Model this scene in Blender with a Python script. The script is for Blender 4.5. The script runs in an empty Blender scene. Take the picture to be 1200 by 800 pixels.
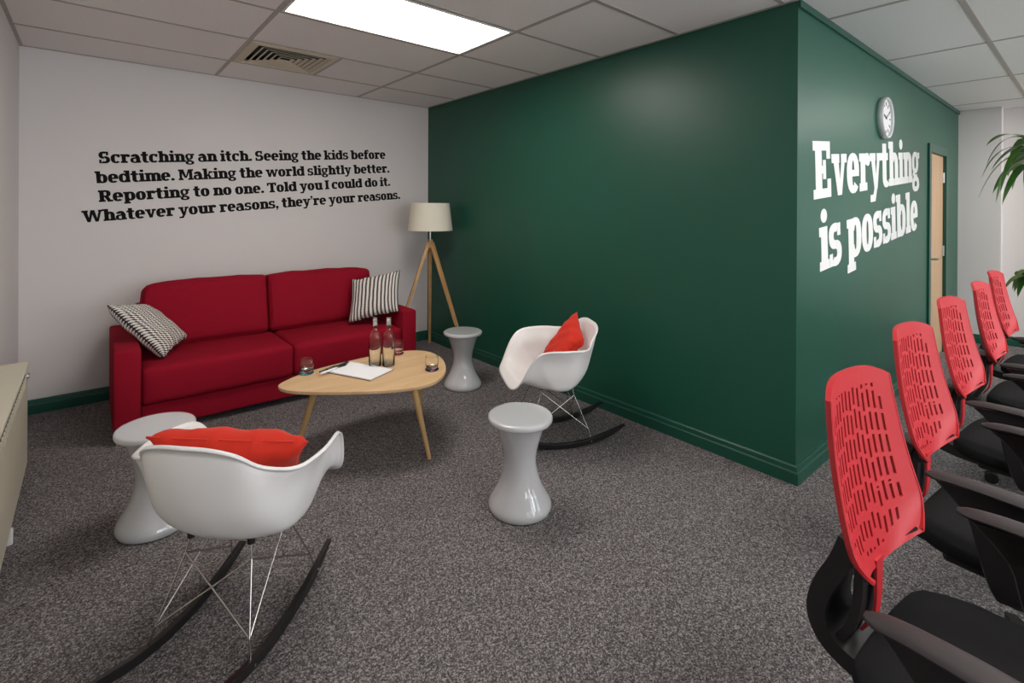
import bpy, bmesh, math, random
from mathutils import Vector, Matrix

random.seed(4)
C = bpy.context.scene.collection
PI = math.pi

# ------------------------------------------------------------------ camera
CAM_H = 1.3993
cam_d = bpy.data.cameras.new('camera')
cam = bpy.data.objects.new('camera', cam_d)
C.objects.link(cam)
FW = Vector((0.63760201, 0.77036325, -0.00203429))
RT = Vector((0.77036201, -0.63758811, 0.00487587))
UP = Vector((-0.00245915, 0.00467601, 0.99998604))
mw = Matrix(((RT.x, UP.x, -FW.x, 0), (RT.y, UP.y, -FW.y, 0), (RT.z, UP.z, -FW.z, CAM_H), (0, 0, 0, 1)))
cam.matrix_world = mw
cam_d.sensor_width = 36
cam_d.lens = 581.92 / 1200 * 36
cam_d.shift_x = (600 - 587.96) / 1200
cam_d.shift_y = (244.98 - 400) / 1200
cam_d.clip_start = 0.02
bpy.context.scene.camera = cam

# ------------------------------------------------------------------ world and exposure
SKY = 6.0            # overcast daylight, let in by the windows added behind the camera
world = bpy.data.worlds.new('world')
bpy.context.scene.world = world
world.use_nodes = True
world.node_tree.nodes['Background'].inputs[0].default_value = (0.90, 0.95, 1.0, 1)
world.node_tree.nodes['Background'].inputs[1].default_value = SKY
vs = bpy.context.scene.view_settings
vs.view_transform = 'Standard'
vs.look = 'None'
vs.gamma = 1
vs.use_curve_mapping = False
vs.exposure = 0.45
LAMP_A = 11.0      # luminance of the ceiling panel in the lounge
LAMP_FILL = 11.0       # luminance of the added ceiling panels outside the view

# ------------------------------------------------------------------ dimensions
H = 2.464
XL, XA, XR = -0.369, 2.773, 7.21
YB, YP = 4.587, 0.99
YN = -3.2
XE = 7.36
COLS = [0.779 + 1.2 * k for k in range(6)]
ROWS = [4.057 - 0.6 * k for k in range(13)]

# ------------------------------------------------------------------ helpers
def mat(name, col, rough=0.5, metal=0.0, spec=0.5, noise=None, bump=None, coat=0.0, sheen=0.0, trans=0.0, ior=1.45):
    m = bpy.data.materials.new(name)
    m.use_nodes = True
    nt = m.node_tree
    b = nt.nodes['Principled BSDF']
    b.inputs['Base Color'].default_value = (*col, 1)
    b.inputs['Roughness'].default_value = rough
    b.inputs['Metallic'].default_value = metal
    b.inputs['Specular IOR Level'].default_value = spec
    b.inputs['Coat Weight'].default_value = coat
    b.inputs['Sheen Weight'].default_value = sheen
    b.inputs['Transmission Weight'].default_value = trans
    b.inputs['IOR'].default_value = ior
    tc = nt.nodes.new('ShaderNodeTexCoord')
    if noise:                       # (scale, second colour, detail)
        n = nt.nodes.new('ShaderNodeTexNoise')
        n.inputs['Scale'].default_value = noise[0]
        n.inputs['Detail'].default_value = noise[2]
        nt.links.new(tc.outputs['Object'], n.inputs['Vector'])
        r = nt.nodes.new('ShaderNodeValToRGB')
        r.color_ramp.elements[0].color = (*col, 1)
        r.color_ramp.elements[1].color = (*noise[1], 1)
        r.color_ramp.elements[0].position = 0.35
        r.color_ramp.elements[1].position = 0.65
        nt.links.new(n.outputs['Fac'], r.inputs[0])
        nt.links.new(r.outputs[0], b.inputs['Base Color'])
    if bump:                        # (scale, strength, distance)
        n = nt.nodes.new('ShaderNodeTexNoise')
        n.inputs['Scale'].default_value = bump[0]
        n.inputs['Detail'].default_value = 3
        nt.links.new(tc.outputs['Object'], n.inputs['Vector'])
        bp = nt.nodes.new('ShaderNodeBump')
        bp.inputs['Strength'].default_value = bump[1]
        bp.inputs['Distance'].default_value = bump[2]
        nt.links.new(n.outputs['Fac'], bp.inputs['Height'])
        nt.links.new(bp.outputs[0], b.inputs['Normal'])
    return m

def wood(name, c1, c2, scale=(2, 30, 30), rough=0.45):
    m = bpy.data.materials.new(name)
    m.use_nodes = True
    nt = m.node_tree
    b = nt.nodes['Principled BSDF']
    b.inputs['Roughness'].default_value = rough
    tc = nt.nodes.new('ShaderNodeTexCoord')
    mp = nt.nodes.new('ShaderNodeMapping')
    mp.inputs['Scale'].default_value = scale
    n = nt.nodes.new('ShaderNodeTexNoise')
    n.inputs['Scale'].default_value = 1.0
    n.inputs['Detail'].default_value = 5
    n.inputs['Distortion'].default_value = 0.6
    r = nt.nodes.new('ShaderNodeValToRGB')
    r.color_ramp.elements[0].color = (*c1, 1)
    r.color_ramp.elements[1].color = (*c2, 1)
    r.color_ramp.elements[0].position = 0.3
    r.color_ramp.elements[1].position = 0.7
    nt.links.new(tc.outputs['Object'], mp.inputs[0])
    nt.links.new(mp.outputs[0], n.inputs['Vector'])
    nt.links.new(n.outputs['Fac'], r.inputs[0])
    nt.links.new(r.outputs[0], b.inputs['Base Color'])
    return m

def obj(name, bm, m, parent=None, smooth=False, loc=None, angle=None):
    me = bpy.data.meshes.new(name)
    bm.normal_update()
    bm.to_mesh(me)
    bm.free()
    me.materials.append(m)
    if smooth:
        me.shade_smooth()
        if angle:
            me.set_sharp_from_angle(angle=math.radians(angle))
    o = bpy.data.objects.new(name, me)
    C.objects.link(o)
    if parent:
        o.parent = parent
    if loc:
        o.location = loc
    return o

def tag(o, label=None, cat=None, group=None, kind=None):
    if label: o['label'] = label
    if cat: o['category'] = cat
    if group: o['group'] = group
    if kind: o['kind'] = kind
    return o

def empty(name, loc=(0, 0, 0), rz=0.0):
    o = bpy.data.objects.new(name, None)
    o.empty_display_size = 0.1
    C.objects.link(o)
    o.location = loc
    o.rotation_euler = (0, 0, rz)
    return o

def copy_tree(o, parent=None):
    c = o.copy()
    C.objects.link(c)
    c.parent = parent
    for ch in list(o.children):
        copy_tree(ch, c)
    return c

def box(bm, x0, y0, z0, x1, y1, z1, bev=0.0, seg=2):
    vs_ = [bm.verts.new((x, y, z)) for x in (x0, x1) for y in (y0, y1) for z in (z0, z1)]
    f = [(0, 1, 3, 2), (4, 6, 7, 5), (0, 4, 5, 1), (2, 3, 7, 6), (0, 2, 6, 4), (1, 5, 7, 3)]
    fs = [bm.faces.new([vs_[i] for i in q]) for q in f]
    if bev > 0:
        es = set(e for q in fs for e in q.edges)
        bmesh.ops.bevel(bm, geom=list(es), offset=bev, segments=seg, profile=0.5, affect='EDGES')
    return bm

def bx(*a, **k):
    return box(bmesh.new(), *a, **k)

def rod(bm, p0, p1, r0, r1=None, n=10):
    p0, p1 = Vector(p0), Vector(p1)
    r1 = r0 if r1 is None else r1
    d = (p1 - p0).normalized()
    a = d.orthogonal().normalized()
    b = d.cross(a)
    A = [bm.verts.new(p0 + (a * math.cos(2 * PI * i / n) + b * math.sin(2 * PI * i / n)) * r0) for i in range(n)]
    B = [bm.verts.new(p1 + (a * math.cos(2 * PI * i / n) + b * math.sin(2 * PI * i / n)) * r1) for i in range(n)]
    for i in range(n):
        bm.faces.new((A[i], A[(i + 1) % n], B[(i + 1) % n], B[i]))
    bm.faces.new(A[::-1]); bm.faces.new(B)
    return bm

def sweep(bm, pts, prof, side=None, closed_prof=True):
    """sweep a 2-D profile [(a,b)] along pts; a runs along 'side', b along the normal"""
    pts = [Vector(p) for p in pts]
    rings = []
    for i, p in enumerate(pts):
        t = (pts[min(i + 1, len(pts) - 1)] - pts[max(i - 1, 0)]).normalized()
        s = Vector(side) if side else t.orthogonal()
        s = (s - t * s.dot(t)).normalized()
        nn = t.cross(s)
        pr = prof(i / (len(pts) - 1)) if callable(prof) else prof
        rings.append([bm.verts.new(p + s * a + nn * b) for a, b in pr])
    n = len(rings[0])
    for r0, r1 in zip(rings, rings[1:]):
        for i in range(n):
            bm.faces.new((r0[i], r0[(i + 1) % n], r1[(i + 1) % n], r1[i]))
    bm.faces.new(rings[0][::-1]); bm.faces.new(rings[-1])
    return bm

def circ(r, n=10, rb=None):
    rb = r if rb is None else rb
    return [(r * math.cos(2 * PI * i / n), rb * math.sin(2 * PI * i / n)) for i in range(n)]

def lathe(bm, prof, n=48, cx=0, cy=0, cap=True):
    rings = []
    for r, z in prof:
        if r < 1e-5:
            rings.append([bm.verts.new((cx, cy, z))])
        else:
            rings.append([bm.verts.new((cx + r * math.cos(2 * PI * i / n), cy + r * math.sin(2 * PI * i / n), z)) for i in range(n)])
    for a, b in zip(rings, rings[1:]):
        for i in range(n):
            j = (i + 1) % n
            if len(a) == 1 and len(b) == 1: continue
            if len(a) == 1: bm.faces.new((a[0], b[j], b[i]))
            elif len(b) == 1: bm.faces.new((a[i], a[j], b[0]))
            else: bm.faces.new((a[i], a[j], b[j], b[i]))
    return bm

def catmull(P, t, closed=False):
    n = len(P)
    if closed:
        i = int(math.floor(t)) % n; f = t - math.floor(t)
        p = [P[(i - 1) % n], P[i], P[(i + 1) % n], P[(i + 2) % n]]
    else:
        t = min(max(t, 0), n - 1 - 1e-9)
        i = int(t); f = t - i
        p = [P[i - 1] if i > 0 else P[0] * 2 - P[1], P[i], P[i + 1], P[i + 2] if i + 2 < n else P[n - 1] * 2 - P[n - 2]]
    return 0.5 * ((2 * p[1]) + (p[2] - p[0]) * f + (2 * p[0] - 5 * p[1] + 4 * p[2] - p[3]) * f * f + (3 * p[1] - p[0] - 3 * p[2] + p[3]) * f ** 3)

def prism(bm, poly, z0, z1):
    a = [bm.verts.new((x, y, z0)) for x, y in poly]
    b = [bm.verts.new((x, y, z1)) for x, y in poly]
    n = len(poly)
    for i in range(n):
        bm.faces.new((a[i], a[(i + 1) % n], b[(i + 1) % n], b[i]))
    bm.faces.new(a[::-1]); bm.faces.new(b)
    return bm

def struct(name, bm, m, label=None, **k):
    o = obj(name, bm, m, **k)
    o['kind'] = 'structure'
    if label: o['label'] = label
    return o

# ------------------------------------------------------------------ materials
M = {}
M['white_wall'] = mat('white_wall_paint', (0.68, 0.645, 0.63), 0.75, bump=(180, 0.06, 0.002))
M['green_wall'] = mat('green_wall_paint', (0.0095, 0.082, 0.052), 0.40, spec=0.55, bump=(260, 0.10, 0.001))
M['green_trim'] = mat('green_gloss_paint', (0.010, 0.075, 0.050), 0.33, bump=(60, 0.05, 0.001))
M['tile'] = mat('ceiling_tile', (0.90, 0.87, 0.85), 0.9, noise=(140, (0.83, 0.80, 0.78), 4), bump=(220, 0.15, 0.001))
M['bar'] = mat('ceiling_grid_metal', (0.42, 0.385, 0.35), 0.5)
M['void'] = mat('ceiling_void', (0.05, 0.05, 0.05), 0.9)
M['vent'] = mat('cream_vent_metal', (0.62, 0.56, 0.42), 0.5)
M['lampframe'] = mat('white_lamp_frame', (0.75, 0.75, 0.72), 0.4)
M['red_cloth'] = mat('crimson_upholstery', (0.31, 0.008, 0.023), 0.9, spec=0.12, noise=(700, (0.215, 0.005, 0.016), 2), bump=(900, 0.25, 0.0008))
M['red_pillow'] = mat('scarlet_cotton', (0.60, 0.030, 0.014), 0.8, spec=0.25, bump=(14, 0.35, 0.01), sheen=0.1)
M['shell'] = mat('white_plastic', (0.88, 0.865, 0.855), 0.28, coat=0.2)
M['chrome'] = mat('chrome_wire', (0.55, 0.535, 0.52), 0.2, metal=1.0)
M['rocker'] = mat('black_lacquered_wood', (0.012, 0.011, 0.011), 0.3)
M['stool'] = mat('glossy_grey_plastic', (0.56, 0.565, 0.58), 0.12, coat=1.0)
M['oak_top'] = wood('pale_oak_top', (0.56, 0.36, 0.18), (0.66, 0.45, 0.25), (3, 22, 22), 0.4)
M['oak_leg'] = wood('oak_leg', (0.44, 0.27, 0.11), (0.56, 0.36, 0.16), (25, 25, 3), 0.45)
M['lamp_leg'] = wood('honey_wood_leg', (0.48, 0.27, 0.10), (0.62, 0.38, 0.16), (30, 30, 4), 0.4)
M['door'] = wood('beech_door_veneer', (0.46, 0.29, 0.165), (0.54, 0.355, 0.21), (20, 20, 1.2), 0.5)
M['shade'] = mat('cream_lampshade_fabric', (0.74, 0.70, 0.58), 0.9, bump=(400, 0.1, 0.0005))
M['steel'] = mat('brushed_steel', (0.6, 0.59, 0.57), 0.3, metal=1.0)
M['silver'] = mat('silver_paint', (0.62, 0.62, 0.63), 0.35, metal=0.35)
M['black_plastic'] = mat('black_plastic', (0.011, 0.010, 0.011), 0.45, bump=(600, 0.1, 0.0005))
M['arm_pad'] = mat('dark_grey_arm_pad', (0.032, 0.026, 0.027), 0.55, bump=(500, 0.15, 0.0005))
M['black_cloth'] = mat('black_seat_fabric', (0.006, 0.006, 0.007), 0.9, spec=0.2, noise=(600, (0.012, 0.012, 0.013), 2), bump=(800, 0.4, 0.001))
M['red_plastic'] = mat('coral_red_plastic', (0.47, 0.021, 0.028), 0.46)
M['heater'] = mat('cream_heater_enamel', (0.60, 0.56, 0.44), 0.4)
M['grille'] = mat('dark_grille', (0.10, 0.09, 0.075), 0.6)
M['paper'] = mat('white_paper', (0.82, 0.82, 0.83), 0.7)
M['board'] = mat('brown_board', (0.22, 0.15, 0.12), 0.6)
M['white_vinyl'] = mat('white_vinyl', (0.74, 0.74, 0.72), 0.5)
M['black_vinyl'] = mat('black_vinyl', (0.010, 0.009, 0.009), 0.8, spec=0.1)
M['white_plastic'] = mat('plain_white_plastic', (0.75, 0.75, 0.75), 0.4)
M['leaf'] = mat('glossy_leaf', (0.035, 0.12, 0.018), 0.35, noise=(8, (0.09, 0.2, 0.035), 3))
M['stem'] = mat('woody_stem', (0.16, 0.11, 0.07), 0.8, noise=(40, (0.25, 0.18, 0.1), 3))
M['pot'] = mat('charcoal_pot', (0.04, 0.04, 0.045), 0.5)
M['soil'] = mat('dark_soil', (0.03, 0.02, 0.015), 0.95, bump=(60, 0.8, 0.01))

def glass(name, col, rough=0.0, ior=1.45):
    m = bpy.data.materials.new(name)
    m.use_nodes = True
    nt = m.node_tree
    b = nt.nodes['Principled BSDF']
    b.inputs['Base Color'].default_value = (*col, 1)
    b.inputs['Transmission Weight'].default_value = 1
    b.inputs['Roughness'].default_value = rough
    b.inputs['IOR'].default_value = ior
    return m
M['glass'] = glass('clear_glass', (0.99, 1.0, 0.99), 0, 1.4)
M['bottle'] = glass('bottle_glass', (0.985, 1.0, 0.985), 0, 1.33)
M['teal_glass'] = glass('teal_glass', (0.10, 0.55, 0.60), 0.1)
M['plum_glass'] = glass('plum_glass', (0.30, 0.06, 0.24), 0.1)
M['coral_glass'] = glass('coral_glass', (0.85, 0.10, 0.10), 0.1)

def carpet_mat():
    m = bpy.data.materials.new('grey_loop_carpet')
    m.use_nodes = True
    nt = m.node_tree
    b = nt.nodes['Principled BSDF']
    b.inputs['Roughness'].default_value = 0.95
    b.inputs['Specular IOR Level'].default_value = 0.15
    tc = nt.nodes.new('ShaderNodeTexCoord')
    v = nt.nodes.new('ShaderNodeTexVoronoi')
    v.inputs['Scale'].default_value = 240
    n = nt.nodes.new('ShaderNodeTexNoise')
    n.inputs['Scale'].default_value = 70
    n.inputs['Detail'].default_value = 4
    n.inputs['Roughness'].default_value = 0.75
    sp = nt.nodes.new('ShaderNodeSeparateXYZ')
    mx = nt.nodes.new('ShaderNodeMath'); mx.operation = 'MULTIPLY_ADD'; mx.inputs[1].default_value = 0.42
    sc = nt.nodes.new('ShaderNodeMath'); sc.operation = 'MULTIPLY'; sc.inputs[1].default_value = 0.58
    r = nt.nodes.new('ShaderNodeValToRGB')
    e = r.color_ramp.elements
    e[0].position = 0.30; e[0].color = (0.048, 0.043, 0.0435, 1)
    e[1].position = 0.72; e[1].color = (0.345, 0.316, 0.315, 1)
    k = e.new(0.54); k.color = (0.138, 0.125, 0.1255, 1)
    nt.links.new(tc.outputs['Object'], v.inputs['Vector'])
    nt.links.new(tc.outputs['Object'], n.inputs['Vector'])
    nt.links.new(v.outputs['Color'], sp.inputs[0])
    nt.links.new(n.outputs['Fac'], sc.inputs[0])
    nt.links.new(sp.outputs[0], mx.inputs[0])
    nt.links.new(sc.outputs[0], mx.inputs[2])
    nt.links.new(mx.outputs[0], r.inputs[0])
    nt.links.new(r.outputs[0], b.inputs['Base Color'])
    bp = nt.nodes.new('ShaderNodeBump')
    bp.inputs['Strength'].default_value = 0.25
    bp.inputs['Distance'].default_value = 0.002
    nt.links.new(v.outputs['Distance'], bp.inputs['Height'])
    nt.links.new(bp.outputs[0], b.inputs['Normal'])
    return m
M['carpet'] = carpet_mat()

def tooth_mat(name, stripes, teeth, amp):
    """woven black and cream stripes with toothed edges (houndstooth), in the cushion's own UV"""
    m = bpy.data.materials.new(name)
    m.use_nodes = True
    nt = m.node_tree
    b = nt.nodes['Principled BSDF']
    b.inputs['Roughness'].default_value = 0.85
    uv = nt.nodes.new('ShaderNodeUVMap'); uv.uv_map = 'uv'
    sp = nt.nodes.new('ShaderNodeSeparateXYZ')
    nt.links.new(uv.outputs[0], sp.inputs[0])
    def mt(op, a, bb=None):
        q = nt.nodes.new('ShaderNodeMath'); q.operation = op
        for i, v in enumerate((a, bb)):
            if v is None: continue
            if isinstance(v, (int, float)): q.inputs[i].default_value = v
            else: nt.links.new(v, q.inputs[i])
        return q.outputs[0]
    jag = mt('MULTIPLY', mt('FRACT', mt('MULTIPLY', sp.outputs[1], teeth)), amp)
    f = mt('FRACT', mt('ADD', mt('MULTIPLY', sp.outputs[0], stripes), jag))
    s = mt('LESS_THAN', f, 0.47)
    mx = nt.nodes.new('ShaderNodeMix'); mx.data_type = 'RGBA'
    mx.inputs[6].default_value = (0.74, 0.70, 0.64, 1)
    mx.inputs[7].default_value = (0.016, 0.014, 0.014, 1)
    nt.links.new(s, mx.inputs[0])
    nt.links.new(mx.outputs[2], b.inputs['Base Color'])
    return m
M['tooth_a'] = tooth_mat('houndstooth_weave', 13, 26, 0.62)
M['tooth_b'] = tooth_mat('striped_tooth_weave', 14, 34, 0.28)

def emis(name, col, s):
    m = bpy.data.materials.new(name)
    m.use_nodes = True
    nt = m.node_tree
    nt.nodes.remove(nt.nodes['Principled BSDF'])
    e = nt.nodes.new('ShaderNodeEmission')
    e.inputs[0].default_value = (*col, 1)
    e.inputs[1].default_value = s
    nt.links.new(e.outputs[0], nt.nodes['Material Output'].inputs[0])
    return m
M['lamp_a'] = emis('lit_diffuser_lounge', (1.0, 0.93, 0.87), LAMP_A)
M['lamp_fill'] = emis('fill_diffuser_office', (1.0, 0.98, 0.94), LAMP_FILL)

def pane_mat():
    m = bpy.data.materials.new('window_pane'); m.use_nodes = True
    nt = m.node_tree; nt.nodes.remove(nt.nodes['Principled BSDF'])
    t = nt.nodes.new('ShaderNodeBsdfTransparent'); g = nt.nodes.new('ShaderNodeBsdfGlossy'); g.inputs['Roughness'].default_value = 0.02
    f = nt.nodes.new('ShaderNodeFresnel'); mx = nt.nodes.new('ShaderNodeMixShader')
    nt.links.new(f.outputs[0], mx.inputs[0]); nt.links.new(t.outputs[0], mx.inputs[1]); nt.links.new(g.outputs[0], mx.inputs[2])
    nt.links.new(mx.outputs[0], nt.nodes['Material Output'].inputs[0])
    return m
M['pane'] = pane_mat()

# ------------------------------------------------------------------ ceiling lights: the lounge panel, plus unseen ones added to brighten the room
def ceiling_light(cx, cy, mt_, label):
    t = empty('ceiling_light', (cx, cy, H - 0.004))
    tag(t, label, 'ceiling light', 'recessed ceiling panels')
    f = bmesh.new()
    for a in ((-0.586, -0.286, -0.57, 0.286), (0.57, -0.286, 0.586, 0.286), (-0.57, -0.286, 0.57, -0.27), (-0.57, 0.27, 0.57, 0.286)):
        box(f, a[0], a[1], 0.0, a[2], a[3], 0.02)
    obj('frame', f, M['lampframe'], t)
    obj('diffuser', bx(-0.57, -0.27, 0.004, 0.57, 0.27, 0.012), mt_, t)
LIGHTS = [(1.379, 2.557, 'lamp_a', 'lit rectangular ceiling panel above the coffee table'),
          (1.379, -0.443, 'lamp_fill', 'unseen lit ceiling panel added behind the camera, over the end of the meeting area'),
          (3.779, -0.443, 'lamp_fill', 'unseen lit ceiling panel added over the middle of the red chair row'),
          (6.179, -0.443, 'lamp_fill', 'unseen lit ceiling panel added over the far end of the red chair row'),
          (3.779, -2.243, 'lamp_fill', 'unseen lit ceiling panel added near the rear wall of the meeting area')]
for cx, cy, k, lb in LIGHTS:
    ceiling_light(cx, cy, M[k], lb)

# ------------------------------------------------------------------ the shell of the room
T = 0.12
struct('floor', bx(XL - T, YN - T, -0.1, XE + T, YB + T, 0), M['carpet'], 'dark grey speckled loop-pile carpet floor')
struct('wall_back', bx(XL - T, YB, 0, XA + T, YB + T, H + 0.1), M['white_wall'], 'white back wall behind the red sofa, carrying the long black quote')
struct('wall_left', bx(XL - T, YN - T, 0, XL, YB, H + 0.1), M['white_wall'], 'white side wall above the cream heater')
# rear wall behind the camera; its windows are added to brighten ceiling and walls
w = bmesh.new()
FILL_WIN = [(XL + 0.35 + 1.85 * k, XL + 0.35 + 1.85 * k + 1.6) for k in range(4)]
WZ0, WZ1 = 0.85, 2.30
box(w, XL, YN - T, 0, XE + T, YN, WZ0)
box(w, XL, YN - T, WZ1, XE + T, YN, H + 0.1)
edges = [XL] + [e for p in FILL_WIN for e in p] + [XE + T]
for a, b in zip(edges[::2], edges[1::2]):
    box(w, a, YN - T, WZ0, b, YN, WZ1)
struct('wall_rear', w, M['white_wall'], 'white wall behind the camera with a row of windows added for fill light')
for k, (a, b) in enumerate(FILL_WIN):
    f = bmesh.new()
    for q in ((a, WZ0, b, WZ0 + 0.05), (a, WZ1 - 0.05, b, WZ1), (a, WZ0 + 0.05, a + 0.05, WZ1 - 0.05), (b - 0.05, WZ0 + 0.05, b, WZ1 - 0.05), ((a + b) / 2 - 0.025, WZ0 + 0.05, (a + b) / 2 + 0.025, WZ1 - 0.05)):
        box(f, q[0], YN - 0.08, q[1], q[2], YN - 0.03, q[3])
    wf = struct('window_%d' % (k + 1), f, M['lampframe'], 'white framed glazing added behind the camera to let in fill light')
    for p0, p1 in ((a + 0.05, (a + b) / 2 - 0.025), ((a + b) / 2 + 0.025, b - 0.05)):
        obj('pane', bx(p0, YN - 0.058, WZ0 + 0.05, p1, YN - 0.054, WZ1 - 0.05), M['pane'], wf)
    ld = bpy.data.lights.new('sky_portal', 'AREA'); ld.shape = 'RECTANGLE'; ld.size = b - a; ld.size_y = WZ1 - WZ0
    ld.cycles.is_portal = True
    lo = bpy.data.objects.new('sky_portal', ld); C.objects.link(lo)
    lo.location = ((a + b) / 2, YN - 0.09, (WZ0 + WZ1) / 2); lo.rotation_euler = (PI / 2, 0, 0)
struct('wall_center', bx(XA, YP + T, 0, XA + T, YB, H + 0.1), M['green_wall'], 'dark green wall beside the floor lamp and rocking chair')
# green wall with the doorway
DX0, DX1, DZ = 5.79, 6.52, 1.955
w = bmesh.new()
box(w, XA, YP, 0, DX0, YP + T, H + 0.1)
box(w, DX1, YP, 0, XR, YP + T, H + 0.1)
box(w, DX0, YP, DZ, DX1, YP + T, H + 0.1)
struct('wall_right', w, M['green_wall'], 'dark green wall with white lettering, clock and door')
w = bmesh.new()
box(w, XR, 0.66, 0, XR + 0.27, YP + T, H + 0.1)
struct('wall_far', w, M['white_wall'], 'white pier at the far end beside the door')
w = bmesh.new()
box(w, XE, YN, 0, XE + T, 0.66, H + 0.1)
struct('wall_end', w, M['white_wall'], 'white recessed end wall behind the plant')
# trim strip along the head of the lettered wall
struct('trim_1', bx(XA - 0.004, YP - 0.014, H - 0.035, XR, YP, H, bev=0.003), M['green_trim'], 'thin green strip where the lettered wall meets the ceiling')

def baseboard(name, p0, p1, out, m, label, z=0.095, e0=0.0, e1=0.0):
    """p0,p1: ends on the wall line; out: unit vector away from the wall; e0/e1 lengthen for mitred outer corners"""
    p0, p1, out = Vector((*p0, 0)), Vector((*p1, 0)), Vector((*out, 0))
    prof = [(0, 0), (0.018, 0), (0.018, z * 0.62), (0.013, z * 0.70), (0.011, z * 0.93), (0.006, z), (0, z)]
    d = (p1 - p0).normalized()
    bm = bmesh.new()
    A = [bm.verts.new(p0 + out * a - d * (a * e0) + Vector((0, 0, b))) for a, b in prof]
    B = [bm.verts.new(p1 + out * a + d * (a * e1) + Vector((0, 0, b))) for a, b in prof]
    n = len(prof)
    for i in range(n):
        bm.faces.new((A[i], A[(i + 1) % n], B[(i + 1) % n], B[i]))
    bm.faces.new(A[::-1]); bm.faces.new(B)
    bmesh.ops.recalc_face_normals(bm, faces=bm.faces)
    struct(name, bm, m, label)
baseboard('baseboard_back', (XL, YB), (XA, YB), (0, -1), M['green_trim'], 'dark green skirting along the white back wall')
baseboard('baseboard_left', (XL, YB - 0.018), (XL, YN), (1, 0), M['green_trim'], 'dark green skirting along the side wall')
baseboard('baseboard_center', (XA, YB - 0.018), (XA, YP), (-1, 0), M['green_trim'], 'dark green skirting under the green lounge wall', e1=1)
baseboard('baseboard_right', (XA, YP), (DX0 - 0.05, YP), (0, -1), M['green_trim'], 'dark green skirting under the lettered wall', e0=1)
baseboard('baseboard_far', (DX1 + 0.05, YP), (XR, YP), (0, -1), M['green_trim'], 'short dark green skirting right of the door')
baseboard('baseboard_pier', (XR, YP - 0.018), (XR, 0.66), (-1, 0), M['green_trim'], 'dark green skirting on the white pier', e1=1)
baseboard('baseboard_end', (XE, 0.66), (XE, YN), (-1, 0), M['green_trim'], 'dark green skirting under the recessed end wall')

# ------------------------------------------------------------------ suspended ceiling, each tile a piece
ceil = struct('ceiling', bx(XL - T, YN - T, H + 0.1, XE + T, YB + T, H + 0.16), M['void'], 'suspended ceiling of pale mineral tiles in a metal grid')
xs = [XL] + COLS + [XE]
ys = [YB] + ROWS + [YN]
def clip_ok(x0, x1, y0, y1):
    """clip a cell against the green walls; returns the part over this room"""
    if y0 >= YP - 1e-6 and x0 >= XA: return None
    if y0 >= YP - 1e-6 and x1 > XA: x1 = XA
    elif y1 > YP and x0 >= XA: y1 = YP
    return x0, x1, y0, y1
mesh_cache = {}
def tile(x0, x1, y0, y1):
    if x1 - x0 < 0.03 or y1 - y0 < 0.03: return
    g = 0.011
    sx, sy = round(x1 - x0 - 2 * g, 3), round(y1 - y0 - 2 * g, 3)
    key = (sx, sy)
    if key not in mesh_cache:
        o = obj('tile', bx(-sx / 2, -sy / 2, 0.0, sx / 2, sy / 2, 0.015, bev=0.0015, seg=1), M['tile'], ceil)
        mesh_cache[key] = o.data
    else:
        o = bpy.data.objects.new('tile', mesh_cache[key]); C.objects.link(o); o.parent = ceil
    o.location = ((x0 + x1) / 2, (y0 + y1) / 2, H + random.uniform(0.0005, 0.0022))
light_cells = [(round(cx - 0.6, 2), round(cy - 0.3, 2)) for cx, cy, _, _ in LIGHTS]
for x0, x1 in zip(xs, xs[1:]):
    for y1, y0 in zip(ys, ys[1:]):
        if any(abs(x0 - a) < 0.03 and abs(y0 - b) < 0.03 for a, b in light_cells): continue
        if abs(x0 - 0.779) < 0.01 and abs(y0 - 3.457) < 0.01:
            tile(x0 + 0.6, x1, y0, y1); continue
        if y0 < YP < y1 and x0 < XA < x1:          # the cell cut by the outer corner
            tile(x0, XA, y0, y1); tile(XA, x1, y0, YP); continue
        if y0 < YP < y1 and x0 >= XA:
            tile(x0, x1, y0, YP); continue
        c = clip_ok(x0, x1, y0, y1)
        if c: tile(*c)
def bar(x0, y0, x1, y1):
    obj('grid_bar', bx(x0, y0, H - 0.0015, x1, y1, H + 0.03), M['bar'], ceil)
hb = 0.012
for y in ROWS:
    bar(XL, y - hb, XA if y > YP else XE, y + hb)
for x in COLS:
    top = YB if x < XA else YP
    yy = [YN] + [r for r in ROWS[::-1] if r < top] + [top]
    for a, b in zip(yy, yy[1:]):
        bar(x - hb, a + hb, x + hb, b - hb)
bar(1.379 - hb, 3.457 + hb, 1.379 + hb, 4.057 - hb)
ag = 0.02
for a in ((XL, YB - ag, XA, YB), (XL, YN, XL + ag, YB - ag), (XA - ag, YP, XA, YB - ag), (XR - ag, 0.66, XR, YP)):
    obj('edge_trim', bx(a[0], a[1], H - 0.002, a[2], a[3], H + 0.03), M['bar'], ceil)
for x0, x1 in ((XA, XE),):
    pass

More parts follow.
